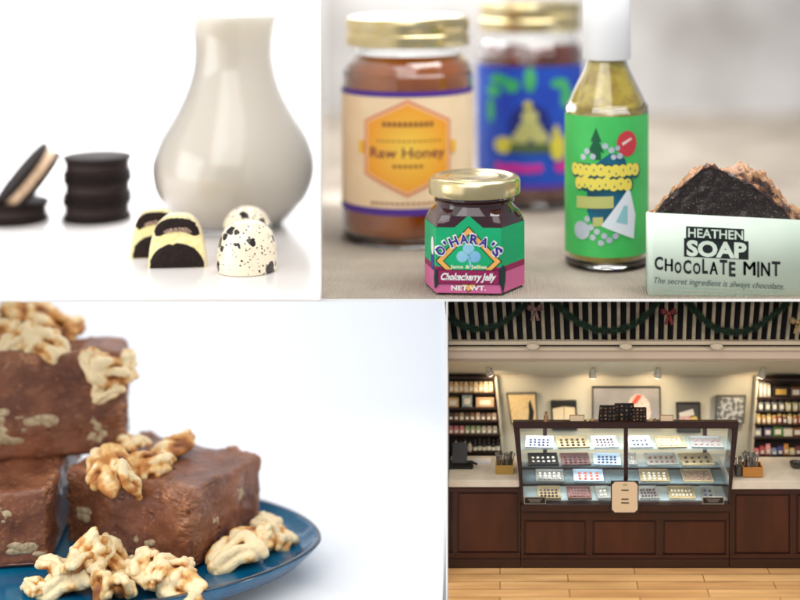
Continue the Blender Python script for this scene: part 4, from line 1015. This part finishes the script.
for i in range(9): bag(451+i*5.4, 420.3, 5, 7.5, dp, C3('dark_bag_%d' % (i % 3), ((70, 48, 36), (104, 70, 48), (140, 120, 96))[i % 3]), ('dark brown bag on the third left shelf', 'reddish brown bag on the third left shelf', 'grey tan bag on the third left shelf')[i % 3], 'bags on the third left shelf, kind %d' % (i % 3))
for i in range(9): bag(451+i*5.5, 433.8, 5.2, 8, dp, C3('pastel_bag_%d' % (i // 3), ((188, 120, 120), (126, 138, 104), (150, 140, 124))[i // 3], ((150, 80, 84), (90, 100, 70), (110, 104, 90))[i // 3]), ('pink bag on the fourth left shelf', 'green bag on the fourth left shelf', 'grey bag on the fourth left shelf')[i // 3], 'bags on the fourth left shelf, kind %d' % (i // 3))
for i in range(4): bottle(456+i*4.6, 451.8, 4, 11 if i % 2 else 13, dp, C3('pale_bottle', (188, 176, 156)), 'pale bottle on the lowest left shelf', 'pale bottles on the lowest left shelf')
for i in range(6): bottle(475+i*4.6, 451.8, 4.1, 13.5 if i % 2 else 12, dp, C3('dark_bottle', (34, 24, 22), rough=.2), 'dark bottle on the lowest left shelf', 'dark bottles on the lowest left shelf')
GLD = C3('gold_card', (196, 158, 76))
carton(781, 397.3, 17, 11, dp, C3('black_carton', (36, 26, 20)), 'black box with gold panel on the top right shelf', 'boxes on the top right shelf', GLD)
carton(796, 397.3, 11, 10, dp, C3('brown_carton', (112, 74, 46)), 'brown box at the image edge on the top right shelf', 'boxes on the top right shelf')
for i in range(3): carton(761+i*4, 397.3, 3.2, 14-i, dp, C3('silver_carton', (176, 168, 152)), 'narrow silver box at the left of the top right shelf', 'narrow silver boxes on the top right shelf')
for i in range(7): jar(760.5+i*6.9, 410.3, 6, 10.5, dp, C3('silver_jar_%d' % (i > 3), ((120, 120, 116), (196, 180, 130))[i > 3], rough=.3), ('silver jar on the second right shelf', 'yellow jar on the second right shelf')[i > 3], ('silver jars on the second right shelf', 'yellow jars on the second right shelf')[i > 3], C3('jar_lid_dark', (44, 40, 38)))
cs = [(206, 170, 90), (200, 150, 84), (214, 184, 130), (190, 140, 80), (150, 60, 50), (120, 60, 50), (222, 206, 170), (196, 120, 60), (184, 90, 60)]
nm = ['golden', 'amber', 'cream', 'tan', 'red', 'maroon', 'white', 'orange', 'rust']
for i, c in enumerate(cs): jar(758.5+i*5.2, 423.3, 4.6, 9.5-(i % 2), dp, C3('preserve_%d' % i, c), nm[i]+' jar in the row on the third right shelf', 'jars on the third right shelf', C3('jar_lid_gold', (186, 160, 100)))
for i, (w_, c, n_) in enumerate([(7, (150, 150, 146), 'grey'), (8, (90, 84, 110), 'slate'), (10, (92, 124, 62), 'green'), (9, (214, 204, 176), 'cream'), (11, (124, 78, 44), 'brown')]):
    carton(758+i*10, 436.8, w_, 8+(i % 3), dp, C3('carton_%d' % i, c), n_+' box on the fourth right shelf', 'boxes on the fourth right shelf')
for i, (c, n_) in enumerate([((176, 84, 90), 'pink'), ((150, 60, 60), 'red'), ((198, 130, 130), 'rose'), ((104, 120, 150), 'blue'), ((60, 50, 110), 'indigo'), ((180, 120, 50), 'orange'), ((196, 176, 120), 'straw'), ((110, 50, 50), 'wine')]):
    bag(756+i*6, 454.8, 5.8, 7+(i % 3)*2, dp, C3('sweet_bag_%d' % i, c), n_+' bag on the lowest right shelf', 'bags on the lowest right shelf')

pr('back_counter', rect(503, 464, 752, 575), DW-.007, .006, WOODD, None, .0005, 'dark wood back counter along the wall behind the display case', 'counter')
# framed pictures on the wall
FRM = mat('grey_frame', rgb(104, 98, 90), .4, metal=.3); FRB = mat('black_frame', rgb(34, 30, 28), .4)
def picture(pts, art, fm, label, name='picture', inset=1.6, lean_=.0):
    cx = sum(p_[0] for p_ in pts)/4; vb = max(p_[1] for p_ in pts)
    t = thing(name, P(cx, vb, DW-.006), label, 'picture')
    pr('frame', pts, DW-.006, .004, fm, t, .0004)
    cy = sum(p_[1] for p_ in pts)/4
    ins = [(cx+(u-cx)*(1-2*inset/abs(pts[1][0]-pts[0][0])), cy+(v-cy)*(1-2*inset/abs(pts[0][1]-pts[2][1]))) for u, v in pts]
    pr('picture_sheet', ins, DW-.0064, .0006, art, t)
    return t
t = picture([(511, 425), (538, 424), (536.5, 393), (506, 393.5)], C3('amber_parchment', (208, 174, 116), (224, 196, 144)), FRM, 'amber parchment in a grey frame at the left of the wall')
pr('dark_figure', [(528, 422), (533, 422), (534, 412), (532, 406), (530, 400), (528.5, 404), (529, 412)], DW-.0069, .0004, FRB, t)
t = picture([(552, 431), (577.5, 431), (576.5, 401), (550.5, 401)], FRB, FRB, 'open paper book on a black easel left of the big picture', name='easel')
pr('page', [(553.5, 422), (564, 421), (563.8, 407), (552.6, 409)], DW-.0085, .0015, C3('old_page', (206, 186, 150)), t); pr('page', [(564.4, 421), (575.5, 421.5), (574.8, 408), (564.2, 407)], DW-.0085, .0015, C3('old_page', (206, 186, 150)), t)
t = picture([(592, 426), (661, 426), (660.5, 387), (592, 387)], mat('mirror_print', rgb(128, 124, 120), .18, col2=rgb(156, 148, 142), nscale=30), FRB, 'large dark framed picture with a pale pink dome behind the chocolate boxes', inset=1.4)
bm = B(); q = [(628, 420), (650, 420), (651, 412), (649, 402), (644, 396), (637, 394), (631, 397), (628, 404), (627, 412)]
prism(bm, q, DW-.0069, .0004); obj('dome_print', bm, C3('pink_dome', (190, 160, 146), (214, 196, 180)), t, world=True)
pr('red_print', [(631, 404), (636, 404), (642, 396), (637, 394.5)], DW-.0072, .0003, C3('red_print', (190, 80, 60)), t)
t = picture([(677, 433), (701, 433), (700.5, 403), (676, 403)], C3('charcoal_print', (64, 62, 58)), FRB, 'collage of pale papers and red ribbon in a black frame right of the big picture')
pr('paper_print', [(679, 413), (693, 409), (694.5, 415), (680, 418)], DW-.0070, .0004, C3('pale_print', (206, 196, 180)), t)
pr('paper_print', [(679, 424), (691, 424), (690, 416), (679, 417)], DW-.0070, .0004, C3('rose_print', (190, 112, 100), (214, 180, 170)), t)
pr('paper_print', [(690, 425), (699, 422), (696, 416), (690, 418)], DW-.0075, .0004, C3('straw_print', (206, 174, 96)), t)
t = picture([(715, 424), (744, 424), (746.5, 396), (716.5, 396)], mat('silver_print', rgb(90, 90, 88), .5, col2=rgb(190, 188, 180), nscale=220, lo=.45, hi=.58), FRM, 'black and white landscape in a grey frame at the right of the wall')

# counters
MARB = mat('marble', rgb(214, 204, 188), .2, col2=rgb(190, 178, 160), nscale=40, lo=.45, hi=.75, detail=8)
def cabinet(name, u0, u1, v0, label, panels, d):
    t = thing(name, P((u0+u1)/2, 568, d), label, 'cabinet')
    pr('carcass', rect(u0, v0, u1, 568), d+.003, .045, WOOD, t)
    e_ = sorted({u0, u1} | {x for p_ in panels for x in (p_[0], p_[1])}); vt, vb = panels[0][2], panels[0][3]
    pr('top_rail', rect(u0, v0, u1, vt), d+.0006, .0026, WOOD, t, .0003); pr('bottom_rail', rect(u0, vb, u1, 559), d+.0006, .0026, WOOD, t, .0003)
    pr('plinth', rect(u0, 559.2, u1, 568), d-.0008, .004, WOODD, t, .0003)
    xs = [u0]+[x for p_ in panels for x in (p_[0], p_[1])]+[u1]
    for a, b_ in zip(xs[::2], xs[1::2]):
        if b_-a > .5: pr('stile', rect(a, vt, b_, vb), d+.0006, .0026, WOOD, t, .0003)
    for a, b_, c, e__ in panels:
        pr('panel', rect(a+1.6, c+1.6, b_-1.6, e__-1.6), d+.0016, .0014, mat('panel_wood', rgb(72, 32, 17), .4, col2=rgb(54, 22, 12), nscale=60, aniso=(1, 1, .15), coat=.2), t, .0005)
    return t
cabinet('counter_cabinet', FXL, 520.5, 488, 'dark wood cabinet under the left marble counter', [(449.5, 452.5, 492, 553), (457.5, 518.5, 492, 553)], D0)
cabinet('counter_cabinet', 521, 729, 512, 'dark wood cabinet under the glass display case with three low panels', [(524, 586, 520, 555), (592.5, 656, 520, 555), (663, 726, 520, 555)], D0)
cabinet('counter_cabinet', 729.5, 860, 489, 'dark wood cabinet under the right marble counter', [(734.5, 790, 494, 554), (796, 850, 494, 554)], D0)
pr('marble_counter', [(FXL, 487.5), (519.5, 487.5), (519.5, 480), (FXL, 480)], D0-.002, .064, MARB, None, .0007, 'cream marble counter top left of the display case', 'counter', 'marble counters')
pr('marble_counter', [(729.5, 489.5), (860, 489.5), (860, 481), (729.5, 481)], D0-.002, .064, MARB, None, .0007, 'cream marble counter top right of the display case', 'counter', 'marble counters')

# display case
GP, ntp, b = new_mat('case_glass'); nt = GP.node_tree; L = nt.links
tr = nt.nodes.new('ShaderNodeBsdfTransparent'); gl = nt.nodes.new('ShaderNodeBsdfGlossy'); gl.inputs['Roughness'].default_value = .03; fr = nt.nodes.new('ShaderNodeFresnel'); ms = nt.nodes.new('ShaderNodeMixShader')
tr.inputs[0].default_value = (.95, .975, .97, 1); L.new(fr.outputs[0], ms.inputs[0]); L.new(tr.outputs[0], ms.inputs[1]); L.new(gl.outputs[0], ms.inputs[2]); L.new(ms.outputs[0], nt.nodes['Material Output'].inputs[0])
SG = mat('shelf_glass', rgb(176, 196, 200), .1, alpha=.2)
DC = D0-.004
t = thing('display_case', P(626, 511, DC), 'large glass display case with dark wood frame and four levels of chocolates', 'display case')
TL, TR, BL, BR = 513, 739, 522.5, 729.5
def xl(v): return TL+(BL-TL)*(v-422)/(511-422)
def xrr(v): return TR+(BR-TR)*(v-422)/(511-422)
pr('top_frame', [(xl(428)-.2, 428.5), (xrr(428)+.2, 428.5), (TR, 422), (TL, 422)], DC, .007, WOODD, t, .0004)
pr('post', [(xl(505), 505), (xl(505)+2.2, 505), (xl(428.6)+6, 428.6), (xl(428.6), 428.6)], DC, .004, WOODD, t, .0003)
pr('post', [(xrr(505)-2.2, 505), (xrr(505), 505), (xrr(428.6), 428.6), (xrr(428.6)-6, 428.6)], DC, .004, WOODD, t, .0003)
pr('middle_post', [(624, 505), (628, 505), (628, 428.6), (624, 428.6)], DC, .004, WOODD, t, .0003)
pr('bottom_frame', rect(BL-1.5, 505.2, BR+1.5, 511.8), DC-.003, .012, WOODD, t, .0004)
pr('back_rail', [(xl(428)+4, 428.5), (xrr(428)-4, 428.5), (TR-6, 425), (TL+6, 425)], DC+.046, .003, WOODD, t)
for a in (543, 703): pr('back_post', rect(a, 427, a+4, 500), DC+.046, .003, WOODD, t)
zs = lambda v, d: (PV-v)*d/F
for v_ in (451.2, 468.6, 485.1):
    area('case_strip', P(626, v_, 1.368), P(626, v_+20, 1.375), .19, .05, (.95, .98, 1), .003)
bm = B()
for (ux, u2) in ((xl, 1), (xrr, -1)):
    a = P(ux(428)+u2*1.5, 428, DC+.004); b_ = P(ux(504)+u2*.6, 504, DC+.004)
    bm = B(); q = [a, b_, b_+Vector((0, .042, 0)), a+Vector((0, .042, -.013))]; q2 = [x_+Vector((.0012*u2, 0, 0)) for x_ in q]
    v1 = [bm.verts.new(x_) for x_ in q]; v2 = [bm.verts.new(x_) for x_ in q2]; bm.faces.new(v1); bm.faces.new(v2[::-1])
    for i in range(4): bm.faces.new((v1[i], v1[(i+1) % 4], v2[(i+1) % 4], v2[i]))
    obj('side_panel', bm, WOODD, t, world=True)
pr('case_floor', rect(xl(500)+1.5, 503, xrr(500)-1.5, 504.6), DC+.005, .042, mat('case_floor', rgb(196, 202, 206), .3, metal=.4), t)
for v in (449, 466.4, 482.9, 500): pr('glass_shelf', rect(xl(v)+3, v, xrr(v)-3, v+1.3), DC+.005, .034, SG, t)
for a, b_ in ((xl(428)+6, 624), (628, xrr(428)-6)):
    pr('front_glass', [(a if a > 600 else a+3, 504), (b_ if b_ < 640 else b_-3, 504), (b_, 429), (a, 429)], DC+.0022, .0004, GP, t)
# label plates and sign card
for u0, u1, lb in ((524, 546, 'small black notice plate at the lower left corner of the case'), (702.5, 724, 'small black notice plate at the lower right corner of the case')):
    t = thing('notice_plate', P((u0+u1)/2, 504, DC-.003), lb, 'sign', 'notice plates on the case')
    pr('plate', rect(u0, 497, u1, 504.2), DC-.0012, .0008, mat('plate_rim', rgb(150, 140, 126), .4), t); pr('face', rect(u0+.8, 497.8, u1-.8, 503.4), DC-.0016, .0003, mat('plate_black', rgb(30, 24, 22), .3), t)
    bm = B(); 
    for q in range(3): prism(bm, rect(u0+4+q, 499.2+q*1.3, u1-4-q, 499.6+q*1.3), DC-.0018, .0001)
    obj('small_print', bm, C3('plate_print', (150, 140, 128)), t, world=True)
t = thing('sign_card', P(625, 513, DC-.006), 'cream menu card with chamfered corners standing against the case', 'sign')
def oct_(a, b_, c, e_, k): return [(a+k, e_), (c-k, e_), (c, e_-k), (c, b_+k), (c-k, b_), (a+k, b_), (a, b_+k), (a, e_-k)]
pr('card_backing', rect(610.8, 481, 638.6, 513), DC-.0058, .001, FRB, t); pr('card', oct_(612, 482, 637.6, 512.4, 3), DC-.0064, .0005, mat('card_cream', rgb(214, 190, 158), .6), t)
bm = B()
for v, hw in ((490.2, 3.6), (499.3, 3.6), (503, 3.9)): prism(bm, rect(625-hw, v-.55, 625+hw, v+.55), DC-.0067, .0002)
obj('printed_lines', bm, C3('card_ink', (60, 48, 44)), t, world=True)
bm = B(); prism(bm, [(622.6, 485.4), (627.4, 485.4), (626, 484), (625, 484.6), (624, 484)], DC-.0067, .0002); obj('emblem', bm, C3('sage_ink', (140, 142, 96)), t, world=True)

# trays with chocolates
def choc_mesh(name, m, w_=.00128, h_=.0016, long_=1.0):
    bm = B(); lathe(bm, [(w_*.92, 0), (w_, h_*.35), (w_*.8, h_*.8), (w_*.35, h_)], 8)
    for v in bm.verts: v.co.y *= long_
    me = bpy.data.meshes.new(name); bm.to_mesh(me); bm.free(); me.materials.append(m); me.polygons.foreach_set('use_smooth', [True]*len(me.polygons)); return me
CM = {'dark': choc_mesh('chocolate', C3('choc_dark', (52, 28, 22), rough=.3)), 'milk': choc_mesh('chocolate', C3('choc_milk', (110, 66, 50), rough=.3)),
      'white': choc_mesh('chocolate', C3('choc_white', (206, 198, 184), rough=.3)), 'blue': choc_mesh('chocolate', C3('choc_blue', (62, 64, 92), rough=.3)),
      'red': choc_mesh('chocolate', C3('choc_red', (206, 84, 52), rough=.3)), 'plum': choc_mesh('chocolate', C3('choc_plum', (78, 54, 62), rough=.3)), 'pink': choc_mesh('chocolate', C3('choc_pink', (136, 98, 98), rough=.3))}
TM = {'white': C3('tray_white', (214, 216, 220), rough=.3), 'silver': C3('tray_silver', (168, 168, 164), rough=.3, metal=.5), 'gold': C3('tray_tan', (160, 142, 108), rough=.4), 'black': C3('tray_black', (26, 24, 26), rough=.3), 'ice': C3('tray_ice', (190, 208, 226), rough=.3), 'rose': C3('tray_rose', (116, 84, 80), rough=.4)}
TW = {'white': 'white', 'silver': 'silver', 'gold': 'tan', 'black': 'black', 'ice': 'pale blue', 'rose': 'rose'}
rowsdef = [
 (448.8, 'top', [(525, 553, 'white', 'blue', 5, 3, 0), (558, 590, 'gold', 'dark', 5, 3, 0), (594, 619, 'white', 'plum', 5, 3, 0), (630, 653, 'white', 'blue', 4, 2, 0), (658, 687, 'gold', 'white', 5, 3, 0), (692, 724, 'silver', 'pink', 5, 2, 0)]),
 (466.2, 'second', [(529, 559, 'black', 'white', 5, 2, 0), (562, 591, 'rose', 'plum', 5, 3, 0), (594, 621, 'ice', 'blue', 5, 3, 0), (629, 637, 'silver', 'white', 2, 2, 0), (648, 679, 'silver', 'milk', 5, 2, 0), (683, 715, 'gold', 'dark', 4, 2, 0)]),
 (482.7, 'third', [(536, 564, 'silver', 'white', 5, 3, 0), (574, 604, 'ice', 'red', 4, 3, 0), (641, 670, 'gold', 'white', 5, 3, 0), (684, 714, 'gold', 'pink', 5, 3, 0)]),
 (499.8, 'bottom', [(538, 561, 'gold', 'plum', 5, 3, 0), (568, 592, 'rose', 'pink', 6, 3, 0), (598, 611, 'silver', 'white', 2, 2, 0), (640, 660, 'silver', 'plum', 5, 3, 0), (670, 696, 'gold', 'white', 6, 2, 0), (702, 716, 'silver', 'blue', 2, 2, 0)])]
dn = {'dark': 'dark', 'milk': 'milk', 'white': 'white', 'blue': 'blue', 'red': 'orange red', 'plum': 'plum', 'pink': 'pink'}
nth = ['first', 'second', 'third', 'fourth', 'fifth', 'sixth']
for v, rn, row in rowsdef:
    for ti, (u0, u1, tm, ck, nc, nr, _) in enumerate(row):
        dF = DC+.007; p = P((u0+u1)/2, v, dF); s = dF/F; W = (u1-u0)*s; DP = .029; tilt = math.radians(1.5)
        t = thing('chocolate_tray', p, '%s tray of %s chocolates, %s from left on the %s level' % (TW[tm], dn[ck], nth[ti], rn), 'tray', 'chocolate trays in the display case')
        t.rotation_euler = (tilt, 0, R.uniform(-.06, .06))
        bm = B(); box(bm, -W/2, W/2, 0, DP, 0, .0007)
        obj('tray_base', bm, TM[tm], t)
        bm = B()
        for a in ((-W/2, W/2, 0, .0008), (-W/2, W/2, DP-.0008, DP), (-W/2, -W/2+.0008, .0008, DP-.0008), (W/2-.0008, W/2, .0008, DP-.0008)): box(bm, a[0], a[1], a[2], a[3], .00071, .0018)
        obj('tray_rim', bm, TM[tm], t)
        M_ = Matrix.LocRotScale(t.location, t.rotation_euler, None)
        lb = '%s chocolate on the %s tray, %s from left on the %s level' % (dn[ck], TW[tm], nth[ti], rn)
        for j in range(nr):
            for i in range(nc):
                mrg = .0032 if tm in ('ice', 'white') else .002
                q = Vector((-W/2+mrg+(W-2*mrg)*(i+.5)/nc+R.uniform(-.0002, .0002), .003+(DP-.009)*(j+.5)/nr, .0008))
                o = bpy.data.objects.new('chocolate', CM[ck]); COL.objects.link(o); o.location = M_ @ q; o.rotation_euler = t.rotation_euler
                k_ = min(1.25, (W-2*mrg)/nc/.0036); k_ *= R.uniform(.88, 1.1); o.scale = (k_, (1.25 if nr < 3 else 1.1)*R.uniform(.9, 1.1), R.uniform(.8, 1.1))
                tag(o, lb, 'chocolate', lb.replace('chocolate', 'chocolates'))
# on top of the case
DT = DC+.003
BX = C3('box_black', (20, 17, 17), rough=.3)
for k, (u0, u1, v0, v1, lb) in enumerate([(599, 616, 406, 421.5, 'left open black chocolate box tilted on top of the case'), (614, 634, 404, 421.2, 'middle and tallest open black chocolate box on the case'), (632, 646.5, 408, 421.8, 'right open black chocolate box tilted on top of the case')]):
    d_ = DT+(.004 if k == 1 else 0); t = thing('chocolate_box', P((u0+u1)/2, v1, d_), lb, 'box', 'open chocolate boxes on the case')
    pr('box', [(u0-.8, v1), (u1+.2, v1), (u1-.4 if k == 0 else u1, v0), (u0+.8, v0)], d_, .003, BX, t, .0003)
    bm = B(); nx = 4
    for j in range(4):
        for i in range(nx):
            cu = u0+(u1-u0)*(i+.55)/nx+ (.0); cv = v0+(v1-v0)*(j+.6)/4.2
            prism(bm, rect(cu-1.1, cv-.9, cu+1.1, cv+.9), d_-.0006, .0006)
    obj('chocolates', bm, mat('boxed_choc', rgb(60, 36, 26), .3, col2=rgb(150, 120, 84), nscale=500, lo=.5, hi=.62), t, world=True)
for u0, u1, lb in ((569.5, 584.5, 'small price card in gilt frame left of the black boxes'), (660, 673.5, 'small price card in gilt frame right of the black boxes')):
    t = thing('price_card', P((u0+u1)/2, 421.6, DT), lb, 'sign', 'price cards on top of the case')
    pr('card_frame', rect(u0, 415, u1, 421.6), DT, .001, C3('gilt', (150, 124, 84)), t); pr('card', rect(u0+.8, 415.8, u1-.8, 421), DT-.0004, .0003, mat('card_cream', rgb(214, 190, 158), .6), t)
p = P(546, 421.5, DT); bm = B(); lathe(bm, [(r_*.001, z*.001) for r_, z in [(2.6, 0), (2.8, 1), (2, 3), (2.3, 5), (1.5, 6.6), (1, 7), (1.5, 8.2), (1.3, 9.4), (.4, 10)]], 14)
o = obj('figurine', bm, C3('figurine_clay', (160, 122, 80), (110, 80, 52)), smooth=True); o.location = p; tag(o, 'little tan figurine on the left end of the case top', 'figurine')
for u, c, n_ in ((592, (170, 130, 80), 'tan'), (588, (200, 176, 130), 'cream'), (651, (180, 150, 110), 'beige'), (655, (120, 90, 60), 'brown')):
    bm = B(); ball(bm, Vector((0, 0, .0016)), .0018, 2, (1, 1, .9)); 
    for v in bm.verts: v.co *= 1+.2*noise.noise(v.co*900)
    o = obj('wrapped_sweet', bm, C3('sweet_%d' % u, c)); o.location = P(u, 421.7, DT); tag(o, n_+' wrapped sweet on the case top beside the black boxes', 'sweet', 'wrapped sweets on the case top')
# counter items
def pot(u, v, w_, h_, boxm, stickm, label, nst, hs, depth=.016):
    d_ = -((PV-480)*(D0-.002)/F)*F/(v-PV); p = P(u, v, d_); t = thing('utensil_box', p, label, 'box'); s = d_/F; W = w_*s; H = h_*s
    bm = B(); box(bm, -W/2, W/2, 0, .0010, 0, H); box(bm, -W/2, W/2, depth-.001, depth, 0, H); box(bm, -W/2, -W/2+.001, .001, depth-.001, 0, H); box(bm, W/2-.001, W/2, .001, depth-.001, 0, H); box(bm, -W/2+.001, W/2-.001, .001, depth-.001, .0002, .001)
    obj('box_body', bm, boxm, t)
    for i in range(nst):
        bm = B(); x = R.uniform(-W*.42, W*.42); y = R.uniform(.002, depth-.002); dx, dy = R.gauss(0, .0018), R.gauss(0, .0012)
        top = Vector((x+dx, y+dy, H+hs*s*R.uniform(.75, 1.1)))
        tube(bm, [(x, y, .001), top], .00045, 6); ball(bm, top, .0011, 1, (1, .6, 1.3)); obj('utensil', bm, stickm, t)
pot(504.5, 474.5, 18, 9, C3('kraft_box', (176, 136, 66)), C3('stick_grey', (150, 140, 124), (90, 80, 70)), 'tan box packed with grey wrapped sticks on the left counter', 34, 8)
pot(753, 477, 20, 9.5, C3('oak_box', (178, 120, 54)), C3('spoon_silver', (150, 146, 140), (100, 98, 96), metal=.4), 'oak box of silver spoons on the right counter', 30, 10)
for (u, v, nm_, lb) in ((738, 477, 'cup', 'dark glass of spoons beside the oak box on the right counter'),):
    d_ = -((PV-480)*(D0-.002)/F)*F/(v-PV)+.004; t = thing(nm_, P(u, v-2, d_), lb, 'cup'); bm = B(); lathe(bm, [(r_*.001, z*.001) for r_, z in [(3, 0), (3.6, 1), (3.8, 9), (3.4, 9), (3.2, 1.5), (.3, 1.5)]], 18); obj('vessel', bm, C3('smoky_cup', (80, 78, 76), rough=.2), t, smooth=True)
    for i in range(8):
        bm = B(); a = R.uniform(0, 6.28); top = Vector((.004*math.cos(a), .003*math.sin(a), R.uniform(.014, .018))); tube(bm, [(0, 0, .002), top], .0004, 6); ball(bm, top, .0012, 1, (1, .6, 1.4)); obj('spoon', bm, C3('spoon_silver', (150, 146, 140), (100, 98, 96), metal=.4), t)
d_ = 1.395; zc_ = (PV-480)*(D0-.002)/F
t = thing('card_reader', Vector((xr(463, d_), d_, zc_)), 'black payment terminal and stand at the left edge of the left counter', 'card reader')
bm = B(); box(bm, -.014, .010, -.008, .010, 0, .0025, .0006); obj('base', bm, FRB, t)
bm = B(); box(bm, -.011, .004, -.001, .001, 0, .020, .0006, Matrix.Translation((0, .002, .002)) @ Matrix.Rotation(-.5, 4, 'X')); obj('screen', bm, FRB, t)
bm = B(); tube(bm, [(.002, 0, .002), (.008, -.003, .006), (.014, -.002, .003)], .0012, 8); obj('cable', bm, FRB, t, smooth=True)
p = Vector((xr(480, 1.405), 1.405, zc_)); bm = B(); box(bm, -.013, .011, -.004, .008, 0, .0016, .0003)
o = obj('paper_stack', bm, C3('paper_white', (226, 224, 226))); o.location = p; tag(o, 'low stack of white papers at the back of the left counter', 'paper')
p = Vector((xr(797, 1.395), 1.395, zc_)); bm = B(); lathe(bm, [(r_*.001, z*.001) for r_, z in [(5, 0), (6.5, 1), (7.5, 4), (7, 4.2), (5.5, 1.6), (.3, 1.5)]], 24)
o = obj('bowl', bm, C3('dark_bowl', (60, 54, 46), rough=.3), smooth=True); o.location = p; tag(o, 'dark shallow bowl at the right edge of the right counter', 'bowl')
